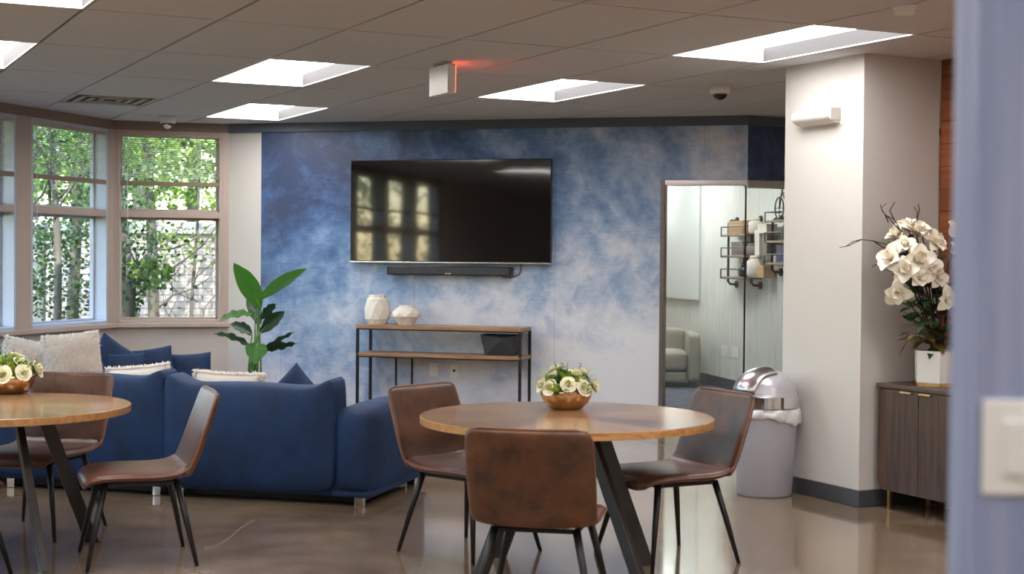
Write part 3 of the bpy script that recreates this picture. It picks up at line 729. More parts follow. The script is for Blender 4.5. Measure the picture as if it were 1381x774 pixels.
cushion('cream fleece cushion, a sloping strip above the near sofa back, left of the plant', 186, 498, 9.95, .46, .40, -.10, .15, RB, 'fur', .15, Gw, 13)
cushion('cream fleece cushion, a thin strip above the near sofa back, before the plant', 306, 510, 9.80, .50, .40, .02, .15, RB, 'fur', .15, Gw, 14)

# ------------------------------------------------------------------ dining chairs
def chair_sections(kind):
    # centre line (y forward, z up) of the moulded shell; half width; thickness
    seat = [(.262, .392, .150, .016), (.266, .402, .190, .030), (.262, .418, .212, .036), (.240, .436, .226, .040), (.19, .446, .236, .042), (.10, .446, .242, .042), (.0, .440, .245, .042), (-.10, .434, .247, .042), (-.17, .434, .248, .041), (-.215, .444, .249, .040), (-.243, .466, .250, .038)]
    back = [(-.222, .428, .236, .020), (-.230, .436, .247, .034), (-.243, .458, .250, .038), (-.266, .50, .251, .038), (-.286, .55, .252, .038), (-.311, .62, .253, .038), (-.336, .69, .252, .037), (-.360, .76, .250, .036), (-.373, .80, .247, .034), (-.379, .822, .240, .030), (-.382, .836, .226, .022), (-.383, .842, .196, .010)]
    return [(y, z, hw * 1.05, th * 1.22) for y, z, hw, th in (seat if kind == 'seat' else back)]
def shell(kind, grow=0.):
    S = chair_sections(kind); rings = []; K = 28
    for i, (y, z, hw, th) in enumerate(S):
        a = S[max(i - 1, 0)]; b = S[min(i + 1, len(S) - 1)]; ty, tz = b[0] - a[0], b[1] - a[1]; L = math.hypot(ty, tz); ny, nz = tz / L, -ty / L
        ny, nz = tz / L, -ty / L
        r = []
        for k in range(K):
            ang = 2 * PI * k / K; cx, cz = math.cos(ang), math.sin(ang)
            x = math.copysign(abs(cx) ** .25, cx) * hw; q = math.copysign(abs(cz) ** .8, cz) * th / 2
            u = x / .262
            cur = (.026 if kind == 'back' else .012) * u * u * (1 if kind == 'back' else (.6 if y < .2 else -.3))
            if kind == 'seat': cur = .014 * u * u * min(1, max(-.2, (.12 - y) * 4)) + .02 * u * u * max(0, (-.1 - y) * 6)
            r.append((x, y + ny * (q + cur), z + nz * (q + cur)))
        rings.append(r)
    return rings
def make_chair(name, label, loc, face, group=None):
    t = thing(name, label, 'chair', (loc[0], loc[1], 0), math.atan2(face[1], face[0]) - PI / 2, group)
    bm = loft(BM(), shell('seat')); finish('seat', bm, 'leather', t, smooth=True, sub=1)
    bm = loft(BM(), shell('back')); o = finish('backrest', bm, 'leather_back', t, smooth=True, sub=1)
    for kind, par in (('seat', None), ('back', o)):
        R_ = shell(kind); n = len(R_)
        pts = [R_[i][0] for i in range(n)]; pts2 = [R_[i][14] for i in range(n)]
        bm = BM()
        if kind == 'back':
            mid = [R_[n - 1][k] for k in range(1, 14)]
            tube(bm, [Vector(p) + Vector((0, .003, 0)) for p in pts] + [Vector(p) + Vector((0, 0, .002)) for p in mid] + [Vector(p) + Vector((0, .003, 0)) for p in pts2[::-1]], .0042, 6)
            finish('piping', bm, 'piping', o, smooth=True)
        else:
            mid = [R_[0][k] for k in range(1, 14)]
            tube(bm, pts[::-1] + mid + pts2, .0042, 6); finish('piping', bm, 'piping', t, smooth=True)
    bm = BM(); z = .405
    for a, b in (((-.17, -.17), (.17, -.17)), ((-.17, .17), (.17, .17)), ((-.17, -.17), (-.17, .17)), ((.17, -.17), (.17, .17))): bar(bm, (a[0], a[1], z), (b[0], b[1], z), .022, .018)
    box2(bm, (-.13, -.13, .408), (.13, .13, .418))
    finish('seat_frame', bm, 'black_metal', t, bevel=.003)
    for sx in (-1, 1):
        for sy in (-1, 1):
            bm = BM(); tube(bm, [(sx * .172, sy * .172, .412), (sx * .215, sy * .215, .22), (sx * .262, sy * .262, 0)], [.0175, .015, .010], 12)
            finish('leg', bm, 'black_metal', t, smooth=True)
    return t
G = 'brown leather dining chairs'
ch = make_chair('dining_chair', 'brown leather dining chair in the centre foreground, seen from behind', (.14, 6.34), (.2, .98), G)
def cdup(label, c, f): return dup(ch, (c[0], c[1], 0), math.atan2(f[1], f[0]) - PI / 2, label, G)
cdup('brown leather dining chair left of the centre table, turned to face right', (-.21, 7.77), (.76, -.65))
cdup('brown leather dining chair right of the centre table, beside the grey waste bin', (.80, 7.62), (-.88, -.48))
cdup('brown leather dining chair in profile beside the left table, facing left', (-1.874, 7.494), (-.94, -.34))
cdup('brown leather dining chair behind the left table, facing the camera', (-2.60, 8.22), (-.25, -.97))
cdup('brown leather dining chair cut off at the lower left corner of the picture', (-2.70, 6.93), (.25, .97))

# ------------------------------------------------------------------ round tables
def table(label, c, r, feet, tops, tilt=0.):
    t = thing('round_table', label, 'table', (c[0], c[1], 0), tilt, 'round dining tables')
    ti = Matrix.Rotation(-tilt, 3, 'Z')
    bm = lathe(BM(), [(0.001, .745), (r - .03, .745), (r - .003, .75), (r - .003, .755)], 96, capb=True, capt=True)
    # top: veneer disc over a golden rim
    bm.free(); bm = lathe(BM(), [(r - .02, .716), (r, .719), (r, .752), (r - .003, .7545)], 96, capb=True, capt=True); finish('rim', bm, 'oak_rim', t)
    bm = lathe(BM(), [(r - .003, .7548), (r - .004, .7556)], 96, capb=True, capt=True); finish('tabletop', bm, 'table', t)
    bm = lathe(BM(), [(.26, .70), (.26, .716)], 40, capt=True); finish('mounting_plate', bm, 'leg_metal', t)
    for f, tp in zip(feet, tops):
        bm = BM(); p = ti @ Vector((tp[0], tp[1], .705)); q = ti @ Vector((f[0], f[1], .0)); bar(bm, p, q, .036, .078, Vector((f[0], f[1], 0)).normalized())
        for v in bm.verts:
            if v.co.z < .05: v.co.z = 0
            if v.co.z > .66: v.co.z = .702
        finish('leg', bm, 'leg_metal', t, bevel=.003)
    return t
TC = Vector((.275, 7.36, 0))
table('round wooden table in the centre with a sunburst veneer top', TC, .722, [(.41, .10), (.34, -.42), (-.33, .26), (-.42, -.26)], [(.16, .06), (.10, -.10), (-.10, .10), (-.16, -.06)], .1)
TL_ = Vector((-2.66, 7.62, 0))
table('round wooden table at the left edge, cut by the picture border', TL_, .70, [(.41, -.42), (.44, .30), (-.42, -.42), (-.42, .34)], [(.17, -.08), (.26, .05), (-.16, -.08), (-.16, .08)], -.2)

# ------------------------------------------------------------------ flower bowls
def rose(c, r, up, rnd, bm):
    up = up.normalized(); x = up.orthogonal().normalized(); y = up.cross(x)
    for ring, (n, rr, op) in enumerate(((3, .35, .15), (4, .6, .5), (5, .85, .95), (6, 1.0, 1.3))):
        for k in range(n):
            a = 2 * PI * (k + ring * .4) / n + rnd.uniform(-.1, .1); d = x * math.cos(a) + y * math.sin(a); s = d.cross(up)
            h = r * (.95 - ring * .12)
            pr = []
            for i in range(5):
                f = i / 4; out = d * (r * rr * (f ** .8)) * op / 1.1; hh = up * (h * math.sin(min(1, f * (1.1 - .12 * ring)) * PI / 2) * (1 - .12 * ring * f))
                ww = r * .55 * (.35 + .75 * math.sin(f * 2.4)); pr.append((c + out + hh - s * ww + d * -.1 * ww, c + out + hh + d * .08 * r, c + out + hh + s * ww + d * -.1 * ww))
            vs = [[bm.verts.new(q) for q in row] for row in pr]
            for i in range(4):
                for j in range(2): bm.faces.new((vs[i][j], vs[i][j + 1], vs[i + 1][j + 1], vs[i + 1][j]))
def leafblade(bm, p, d, L, W_, up=Vector((0, 0, 1)), bend=.3, n=6, fold=.12):
    d = d.normalized(); s = d.cross(up)
    if s.length < .05: s = d.cross(Vector((1, 0, 0)))
    s.normalize(); u = s.cross(d); rows = []
    for i in range(n + 1):
        f = i / n; c = p + d * L * f - u * bend * L * f * f; w_ = W_ * math.sin(PI * min(.98, max(.04, f ** .8))) 
        rows.append([bm.verts.new(c - s * w_ + u * fold * w_), bm.verts.new(c), bm.verts.new(c + s * w_ + u * fold * w_)])
    for i in range(n):
        for j in range(2): bm.faces.new((rows[i][j], rows[i][j + 1], rows[i + 1][j + 1], rows[i + 1][j]))
def flower_bowl(label, loc, seed):
    rnd = random.Random(seed); t = thing('flower_bowl', label, 'flower arrangement', loc, 0, 'copper bowls of flowers')
    bm = lathe(BM(), [(.066, 0), (.085, .006), (.112, .030), (.128, .060), (.133, .088), (.130, .102), (.126, .102), (.126, .088), (.10, .05), (.02, .04)], 48, capb=True, capt=True); finish('bowl', bm, 'copper', t, smooth=True)
    bm = lathe(BM(), [(.122, .075), (.122, .085)], 24, capt=True); finish('moss', bm, 'leaf_mid', t)
    # heads
    for k in range(15):
        a = 2 * PI * k / 9.5 + rnd.uniform(-.2, .2); rr = (.125 if k < 9 else .06) + rnd.uniform(-.01, .02); z = (.115 if k < 9 else .165) + rnd.uniform(-.015, .02)
        p = Vector((math.cos(a) * rr, math.sin(a) * rr, z)); bm = BM(); rose(p, rnd.uniform(.034, .046), p - Vector((0, 0, .06)), rnd, bm); finish('flower', bm, 'petal_rose', t, smooth=True)
    for m, n in (('leaf_lime', 110), ('leaf_mid', 70)):
        bm = BM()
        for k in range(n):
            a = rnd.uniform(0, 2 * PI); rr = rnd.uniform(.02, .14); z = rnd.uniform(.10, .19) - rr * .25
            p = Vector((math.cos(a) * rr, math.sin(a) * rr, z)); d = Vector((math.cos(a) * rnd.uniform(.2, 1), math.sin(a) * rnd.uniform(.2, 1), rnd.uniform(.1, 1.1)))
            leafblade(bm, p, d, rnd.uniform(.035, .07), rnd.uniform(.010, .019), bend=rnd.uniform(0, .5), n=4)
        o = finish('foliage', bm, m, t, smooth=True); o['kind'] = 'stuff'
    bm = BM()
    for x, y in ((-.04, .01), (-.015, -.02), (.05, .0), (.005, .03)):
        p = Vector((x, y, .15)); q = p + Vector((x * .5, y * .4, .085)); tube(bm, [p, q], .0018, 5)
        for k in range(3): leafblade(bm, p.lerp(q, .55 + .2 * k), Vector((rnd.uniform(-1, 1), rnd.uniform(-1, 1), .5)), .026, .008, n=4)
    finish('sprig', bm, 'leaf_mid', t, smooth=True)
    return t
bp = atz(764, 553, .756); flower_bowl('copper bowl of cream flowers on the centre table', (bp.x, bp.y + .08, .7558), 3)
bp = atz(10, 531, .756); flower_bowl('copper bowl of flowers on the left table, cut by the picture edge', (bp.x, bp.y + .05, .7558), 5)

# ------------------------------------------------------------------ television wall
t = thing('television', 'large flat wall television with a thin silver lower edge', 'television', BW(2.288, 0, 0), RB)
x0, x1, z0, z1 = -.987, .985, 1.474, 2.437
bm = BM(); box2(bm, (x0, -.078, z0), (x1, -.035, z1)); finish('casing', bm, 'black_gloss', t, bevel=.006)
bm = BM(); box2(bm, (x0 + .008, -.0805, z0 + .012), (x1 - .008, -.0778, z1 - .008)); finish('screen', bm, 'tv_screen', t)
bm = BM(); box2(bm, (x0, -.084, z0 - .010), (x1, -.04, z0 + .004)); lab(finish('lower_bezel', bm, 'silver', t, bevel=.002), 'thin silver strip')
bm = BM(); box2(bm, (-.35, -.035, 1.75), (.35, .0, 2.2)); finish('wall_bracket', bm, 'black_metal', t)
bm = BM(); box2(bm, (-.04, -.0852, z0 - .007), (.04, -.084, z0 + .001)); finish('badge', bm, 'white_plastic', t)
t = thing('soundbar', 'long black soundbar mounted below the television', 'speaker', BW(2.297, 0, 0), RB)
bm = BM(); box2(bm, (-.612, -.115, 1.352), (.612, -.02, 1.438)); finish('body', bm, 'black_gloss', t, bevel=.012, seg=3)
bm = BM(); box2(bm, (-.585, -.118, 1.362), (.585, -.1145, 1.43)); finish('grille', bm, 'charcoal', t, bevel=.003)
bm = BM(); box2(bm, (-.03, -.1195, 1.366), (.03, -.1175, 1.372)); lab(finish('badge', bm, 'white_plastic', t), 'tiny white badge')
bm = BM(); box2(bm, (-.4, -.02, 1.38), (-.36, 0, 1.42)); box2(bm, (.36, -.02, 1.38), (.4, 0, 1.42)); finish('bracket', bm, 'black_metal', t)
o = finish('cable', tube(BM(), [(0, -.01, 1.47), (.004, -.01, 1.42), (-.01, -.01, 1.37), (-.10, -.012, 1.335), (-.18, -.012, 1.345)], .004, 8), 'black_gloss', smooth=True, loc=BW(2.97), rotz=RB); tag(o, 'short black cable hanging from the television at the end of the soundbar', 'cable')

# console shelf
CL = 1.59; t = thing('console_shelf', 'long narrow console with oak shelves in a black metal frame below the television', 'console', BW(1.502, 0, 0), RB)
def shelf(z, th, nm='shelf'): return finish(nm, box2(BM(), (0.0, -.42, z - th), (CL, -.06, z)), 'oak', t, bevel=.002)
shelf(.888, .032, 'shelf'); shelf(.630, .03); shelf(.150, .03)
for x in (.012, CL - .012):
    for y in (-.408, -.072): finish('leg', box2(BM(), (x - .012, y - .012, 0), (x + .012, y + .012, .856)), 'black_metal', t)
bm = BM()
for z in (.850, .595, .115):
    for y in (-.412, -.068): box2(bm, (.02, y - .008, z - .006), (CL - .02, y + .008, z + .006))
    for x in (.012, CL - .012): box2(bm, (x - .008, -.40, z - .006), (x + .008, -.08, z + .006))
finish('rail', bm, 'black_metal', t)
for x in (.27, .43): finish('brace', box2(BM(), (x - .008, -.078, .15), (x + .008, -.062, .60)), 'black_metal', t)

def faceted(prof, n, bm, c=(0, 0, 0), twist=.5, smooth=False):
    rings = []
    for i, (r, z) in enumerate(prof):
        o_ = twist * i * PI / n * 1.0; rings.append([bm.verts.new((c[0] + r * math.cos(2 * PI * k / n + o_), c[1] + r * math.sin(2 * PI * k / n + o_), c[2] + z)) for k in range(n)])
    for a, b in zip(rings, rings[1:]):
        for k in range(n): bm.faces.new((a[k], a[(k + 1) % n], b[k])); bm.faces.new((a[(k + 1) % n], b[(k + 1) % n], b[k]))
    bm.faces.new(rings[0][::-1]); return rings
P = BW(1.649, .25, .888); t = thing('vase', 'tall cream ceramic vase with folded facets on the console', 'vase', P, 0)
bm = BM(); faceted([(.085, 0), (.106, .045), (.118, .050), (.122, .150), (.102, .235)], 9, bm, twist=1.0); finish('body', bm, 'vase', t)
finish('neck', lathe(BM(), [(.104, .234), (.082, .252), (.080, .276), (.070, .278), (.068, .245)], 10, capb=False, capt=True), 'vase', t)
P = BW(1.931, .25, .888); t = thing('vase', 'squat cream ceramic vase with folded facets, right of the taller one', 'vase', P, 0)
bm = BM(); faceted([(.075, 0), (.122, .072), (.142, .078), (.136, .118), (.088, .158)], 8, bm, twist=1.0); finish('body', bm, 'vase', t)
finish('neck', lathe(BM(), [(.090, .157), (.068, .168), (.066, .182), (.058, .183), (.056, .16)], 10, capb=False, capt=True), 'vase', t)
# charcoal faceted box planter on the middle shelf
P = BW(2.858, .24, .63); t = thing('planter', 'charcoal faceted rectangular planter on the middle shelf of the console', 'planter', P, RB)
bm = BM(); b_ = [(-.135, -.08), (.135, -.08), (.135, .08), (-.135, .08)]; tp = [(-.175, -.10), (.175, -.10), (.175, .10), (-.175, .10)]
vb = [bm.verts.new((x, y, 0)) for x, y in b_]; vt = [bm.verts.new((x, y, .19)) for x, y in tp]; vi = [bm.verts.new((x * .93, y * .9, .19)) for x, y in tp]; vl = [bm.verts.new((x * .93, y * .9, .15)) for x, y in tp]
fm = bm.verts.new((.05, -.150, .16)); bm.faces.new(vb[::-1])
for k in range(4):
    j = (k + 1) % 4
    if k == 0:
        for a, b in ((vb[0], vb[1]), (vb[1], vt[1]), (vt[1], vt[0]), (vt[0], vb[0])): bm.faces.new((a, b, fm))
    else: bm.faces.new((vb[k], vb[j], vt[j])); bm.faces.new((vb[k], vt[j], vt[k]))
    bm.faces.new((vt[k], vt[j], vi[j], vi[k])); bm.faces.new((vi[k], vi[j], vl[j], vl[k]))
bm.faces.new(vl); finish('body', bm, 'charcoal', t)
# wall plates
def plate(nm, label, loc, rz, z, w_=.085, h_=.13, kind='duplex', m='white_plastic', cat='outlet'):
    t = thing(nm, label, cat, (loc[0], loc[1], z), rz)
    finish('cover', box2(BM(), (-w_ / 2, -.007, -h_ / 2), (w_ / 2, 0, h_ / 2)), m, t, bevel=.003)
    if kind == 'duplex':
        for s in (-1, 1): finish('socket', box2(BM(), (-.018, -.010, s * .026 - .014), (.018, -.007, s * .026 + .014)), 'white_metal', t, bevel=.002)
    elif kind == 'coax': finish('jack', tube(BM(), [(0, -.007, 0), (0, -.018, 0)], .012, 12), 'black_gloss', t)
    else: finish('switch', box2(BM(), (-.018, -.014, -.034), (.018, -.007, .034)), 'white_metal', t, bevel=.003)
    return t
plate('wall_outlet', 'white outlet cover on the blue wall, left of the pair seen through the console', BW(2.124), RB, .462)
plate('wall_outlet', 'white plate with a black socket, right of the pair seen through the console', BW(2.331), RB, .456, kind='coax')

# ------------------------------------------------------------------ tall paddle-leaf plant
PP = at(343, 506, 13.15); PP.z = 0
t = thing('paddle_leaf_plant', 'tall green plant with paddle leaves in front of the blue wall beside the window', 'plant', PP, 0)
finish('pot', lathe(BM(), [(.13, 0), (.17, .04), (.19, .34), (.175, .34), (.17, .30)], 36, capt=True), 'charcoal', t, smooth=True)
finish('soil', lathe(BM(), [(.168, .29), (.168, .305)], 24, capt=True), 'soil', t)
def paddle(stem_px, base_px, tip_px, dy, wid, m='strelitzia', curl=.1, n=12, face=0.):
    """leaf blade from base to tip (photo pixels at the plant's distance), dy pulls the tip forward"""
    b = at(base_px[0], base_px[1], PP.y + dy[0]) - PP; e = at(tip_px[0], tip_px[1], PP.y + dy[1]) - PP
    s0 = Vector((random.uniform(-.07, .07), random.uniform(-.05, .05), .30)); bm = BM()
    mid = (s0 + b) / 2 + Vector(((b.x - s0.x) * -.18, 0, .04)); pts = []
    for i in range(9): f = i / 8; pts.append(s0 * (1 - f) ** 2 + mid * 2 * f * (1 - f) + b * f * f)
    tube(bm, pts, [.009 - .004 * i / 8 for i in range(9)], 8); st = finish('stem', bm, 'leaf_mid', t, smooth=True)
    d = (e - b); L = d.length; dn = d.normalized(); view = (Vector((-PP.x, -PP.y, 1.0))).normalized(); s = dn.cross(view).normalized()
    s = (s * math.cos(face) + dn.cross(s) * math.sin(face)).normalized(); u = s.cross(dn); bm = BM(); rows = []
    for i in range(n + 1):
        f = i / n; w_ = wid * (math.sin(PI * f ** .85)) ** .8 if 0 < f < 1 else .002; arch = Vector((0, 0, 1)) * (.22 * L * f * (1 - f)); c = b + d * f + arch
        row = []
        for j in range(-3, 4):
            g = j / 3; row.append(bm.verts.new(c + s * w_ * g + u * (abs(g) * w_ * .28 + .012 * math.sin(f * 22 + g * 2) * abs(g))))
        rows.append(row)
    for i in range(n):
        for j in range(6): bm.faces.new((rows[i][j], rows[i][j + 1], rows[i + 1][j + 1], rows[i + 1][j]))
    lf = finish('leaf', bm, m, t, smooth=True)
    bm = BM(); tube(bm, [b + d * (i / 10) + Vector((0, 0, 1)) * (.22 * L * (i / 10) * (1 - i / 10)) - u * .004 for i in range(10)], [.006 * (1 - i / 11) for i in range(10)], 6); lab(finish('midrib', bm, 'leaf_lime', lf, smooth=True), 'pale midrib')
PLv = [((352, 416), (315, 355), (0, -.25), .088, 'strelitzia', -.1), ((348, 405), (414, 362), (0, .1), .055, 'strelitzia', .2),
       ((344, 424), (296, 432), (0, -.3), .055, 'strelitzia', .9), ((342, 470), (289, 450), (-.05, -.25), .05, 'strelitzia_dark', 1.0),
       ((340, 452), (311, 436), (.05, .15), .055, 'strelitzia_dark', .5), ((350, 449), (384, 420), (.05, .2), .06, 'strelitzia_dark', .3),
       ((352, 472), (400, 463), (0, -.05), .055, 'strelitzia_dark', .9), ((347, 462), (343, 492), (-.1, -.3), .095, 'strelitzia', 0.0),
       ((350, 430), (372, 410), (.1, .25), .05, 'strelitzia_dark', .6), ((346, 480), (396, 448), (.1, .3), .035, 'strelitzia_dark', .8), ((350, 440), (334, 398), (.1, .3), .06, 'strelitzia_dark', .2)]
for b, e, dy, wd, m, fc in PLv: paddle(None, b, e, dy, wd, m, face=fc)

# ------------------------------------------------------------------ waste bin
WB = Vector((1.658, 9.735, 0)); t = thing('waste_bin', 'grey round waste bin with a domed swing lid and a white liner', 'waste bin', WB, 0)
finish('body', lathe(BM(), [(.170, 0), (.176, .01), (.205, .50), (.205, .56), (.198, .56)], 56, capt=True), 'can', t, smooth=True)
# liner: pleated cloth folded over the rim
bm = BM(); rnd = random.Random(2); rings = []
for i, (r, z) in enumerate(((.204, .575), (.214, .57), (.222, .545), (.224, .52), (.222, .497), (.213, .49))):
    rg = []
    for k in range(90):
        a = 2 * PI * k / 90; w_ = .008 * math.sin(a * 9 + i * .5) + .006 * math.sin(a * 23 + i); dz = 0 if i < 3 else .022 * math.sin(a * 3 + .6) + .008 * math.sin(a * 11)
        if i >= 3: dz -= .035 * max(0, math.cos(a - .3)) ** 6
        rg.append(((r + w_ * (i > 0)) * math.cos(a), (r + w_ * (i > 0)) * math.sin(a), z + dz))
    rings.append(rg)
finish('liner', loft(bm, rings, cap=False), 'liner', t, smooth=True)
finish('band', lathe(BM(), [(.214, .575), (.220, .577), (.220, .648), (.212, .652)], 64, capb=True, capt=True), 'chrome', t, smooth=False)
for p in t.children[-1].data.polygons: p.use_smooth = abs(p.normal.z) < .5
prof = [(.212, .652)] + [(.205 * math.cos(a), .655 + .165 * math.sin(a)) for a in [i * PI / 2 / 10 for i in range(10)]] + [(.004, .820)]
finish('dome', lathe(BM(), prof, 64, capt=True), 'can_dome', t, smooth=True)
# brushed swing flap: a band of the dome facing the room
bm = BM(); rings = []; fdir = math.radians(205)
for i in range(13):
    g = .10 + (1.62 - .10) * i / 12; row = []
    for j in range(13):
        v_ = -.125 + .25 * j / 12; rr = math.sqrt(max(0, .212 ** 2 - v_ ** 2)); x = -rr * math.cos(g); z = .655 + rr / .205 * .165 * math.sin(g) + .006
        q = Matrix.Rotation(fdir - PI, 3, 'Z') @ Vector((x, v_, 0)); row.append(bm.verts.new((q.x, q.y, z)))
    rings.append(row)
for a, b in zip(rings, rings[1:]):
    for k in range(12): bm.faces.new((a[k], a[k + 1], b[k + 1], b[k]))
fo = finish('swing_flap', bm, 'steel', t, smooth=True); sm = fo.modifiers.new('thick', 'SOLIDIFY'); sm.thickness = .006
bm = BM(); pts = []
for j in range(13):
    v_ = -.125 + .25 * j / 12; rr = math.sqrt(.214 ** 2 - v_ ** 2); q = Matrix.Rotation(fdir - PI, 3, 'Z') @ Vector((-rr * math.cos(.07), v_, 0)); pts.append((q.x, q.y, .655 + rr / .205 * .165 * math.sin(.07) + .004))
tube(bm, pts, .005, 8); finish('flap_seal', bm, 'black_gloss', fo, smooth=True)

# ------------------------------------------------------------------ sideboard
RC = math.atan2(-WG.y, -WG.x); CB = Vector((2.262, 9.262, 0))
t = thing('sideboard', 'dark walnut two-door sideboard with brass legs right of the column', 'sideboard', CB, RC)
W_, D_, zt, zb = 1.15, .40, .775, .115
bm = BM(); prism(bm, [(0, 0), (W_, 0), (W_, D_), (0, D_)], zt - .028, zt); finish('top', bm, 'walnut_top', t, bevel=.004)
# carcass with chamfered lower corners
bm = BM(); pf = [(.015, zt - .028), (.015, zb + .06), (.055, zb), (W_ - .055, zb), (W_ - .015, zb + .06), (W_ - .015, zt - .028)]
a = [bm.verts.new((x, .022, z)) for x, z in pf]; b = [bm.verts.new((x, D_ - .005, z)) for x, z in pf]; n = len(pf)
bm.faces.new(a); bm.faces.new(b[::-1])
for k in range(n): bm.faces.new((a[k], a[(k + 1) % n], b[(k + 1) % n], b[k]))
finish('carcass', bm, 'walnut', t)
for i, (x0, x1) in enumerate(((.018, .379), (.383, .766), (.770, W_ - .018))):
    bm = BM(); ch_ = .06
    pf = [(x0, zt - .034), (x0, zb + (ch_ if i == 0 else .004)), (x0 + (.04 if i == 0 else 0), zb + .004), (x1 - (.04 if i == 2 else 0), zb + .004), (x1, zb + (ch_ if i == 2 else .004)), (x1, zt - .034)]
    pl_ = []
    for q in pf:
        if not pl_ or (abs(q[0] - pl_[-1][0]) + abs(q[1] - pl_[-1][1])) > 1e-5: pl_.append(q)
    a = [bm.verts.new((x, 0.002, z)) for x, z in pl_]; b = [bm.verts.new((x, .022, z)) for x, z in pl_]; n = len(pl_)
    bm.faces.new(a); bm.faces.new(b[::-1])
    for k in range(n): bm.faces.new((a[k], a[(k + 1) % n], b[(k + 1) % n], b[k]))
    dr = finish('door', bm, 'walnut', t, bevel=.002)
    xh = x1 - .10 if i == 0 else x0 + .06
    finish('handle', box2(BM(), (xh - .05, -.014, zt - .046), (xh + .05, .004, zt - .036)), 'brass', dr, bevel=.002)
bm = BM()
for x, y in ((.09, .04), (.09, D_ - .05), (W_ - .09, .04), (W_ - .09, D_ - .05)): finish('leg', box2(BM(), (x - .011, y - .011, 0), (x + .011, y + .011, zb)), 'brass', t, bevel=.002)
box2(bm, (.09, D_ / 2 - .006, .103), (W_ - .09, D_ / 2 + .006, .115)); finish('leg_rail', bm, 'brass', t)

# magnolia arrangement
MP = CB + Vector((-WG.x, -WG.y, 0)) * .32 + UG * .20; MP.z = zt
t = thing('magnolia_arrangement', 'cream magnolia blooms and twigs in a white faceted planter on the sideboard', 'flower arrangement', MP, 0)
hexp = lambda r: [(r * math.cos(PI / 3 * k + .35), r * math.sin(PI / 3 * k + .35)) for k in range(6)]
finish('planter_base', prism(BM(), hexp(.138), 0, .024), 'planter_wood', t, bevel=.002)
bm = BM(); pa, pb, pc = hexp(.141), hexp(.147), hexp(.130)
loft(bm, [[(x, y, .024) for x, y in pa], [(x, y, .215) for x, y in pb], [(x, y, .215) for x, y in pc], [(x, y, .18) for x, y in pc]]); finish('planter', bm, 'white_metal', t)
finish('soil', prism(BM(), hexp(.128), .178, .188), 'soil', t)
def magnolia(p, r, up, rnd, openness=1.):
    bm = BM(); up = up.normalized(); x = up.orthogonal().normalized(); y = up.cross(x)
    for ring, (n, op, sc) in enumerate(((3, .35, .85), (4, 1.0 * openness, 1.0), (3, 1.35 * openness, 1.05))):
        for k in range(n):
            a = 2 * PI * (k + .5 * ring) / n + rnd.uniform(-.15, .15); d = x * math.cos(a) + y * math.sin(a); s = d.cross(up); L = r * sc * rnd.uniform(.9, 1.1); rows = []
            for i in range(8):
                f = i / 7; ang = (PI / 2) * (1 - f * .55) ; out = d * L * (f * math.sin(min(1.5, op) * (.35 + .65 * f))) ; hh = up * L * (f * math.cos(min(1.5, op) * (.25 + .75 * f)) + .0)
                w_ = L * .40 * math.sin(PI * min(.90, .10 + f * .80)) ** .6 * (1 if i < 7 else .8); c = p + out + hh
                rows.append([bm.verts.new(c + s * w_ * g + up * (.10 * L * g * g) * (1 if op < .9 else .6) - d * (.10 * L * g * g)) for g in (-1, -.5, 0, .5, 1)])
            for i in range(7):
                for j in range(4): bm.faces.new((rows[i][j], rows[i][j + 1], rows[i + 1][j + 1], rows[i + 1][j]))
    return bm
rnd = random.Random(21); mY = MP.y
FL = [((1238, 352), -.15, .105, (-.1, -1, .25), 1), ((1206, 352), -.10, .10, (-.9, -.6, .5), 1), ((1213, 392), -.14, .085, (-.5, -1, -.3), 1), ((1236, 318), -.02, .095, (.1, -.6, .9), .9), ((1211, 322), .0, .075, (-.5, -.4, .8), .8),
      ((1257, 330), -.05, .085, (.5, -.7, .6), 1), ((1284, 320), -.02, .085, (.3, -.3, 1), .45), ((1284, 342), -.05, .06, (.4, -.6, .8), .5), ((1262, 376), -.12, .07, (.4, -1, .3), 1), ((1274, 402), -.12, .075, (.3, -1, -.1), 1), ((1240, 374), -.18, .07, (0, -1, .1), .8), ((1222, 334), -.08, .07, (-.4, -.8, .7), .9), ((1290, 372), -.02, .075, (.8, -.6, .4), .9), ((1302, 350), .02, .08, (.8, -.3, .8), .9), ((1224, 365), -.16, .085, (-.5, -1, .2), 1), ((1252, 358), -.14, .08, (.4, -1, .4), 1), ((1226, 312), .03, .08, (-.2, -.3, 1), .8)]
stems = BM()
for (px, py), dy, r, up, op in FL:
    p = at(px, py, mY + dy) - MP; finish('flower', magnolia(p, r * 1.12, Vector(up), rnd, op), 'petal', t, smooth=True)
    tube(stems, [Vector((rnd.uniform(-.04, .04), rnd.uniform(-.04, .04), .18)), Vector((p.x * .4, p.y * .4, .18 + (p.z - .18) * .55)), p], .004, 6)
finish('stem', stems, 'twig', t)
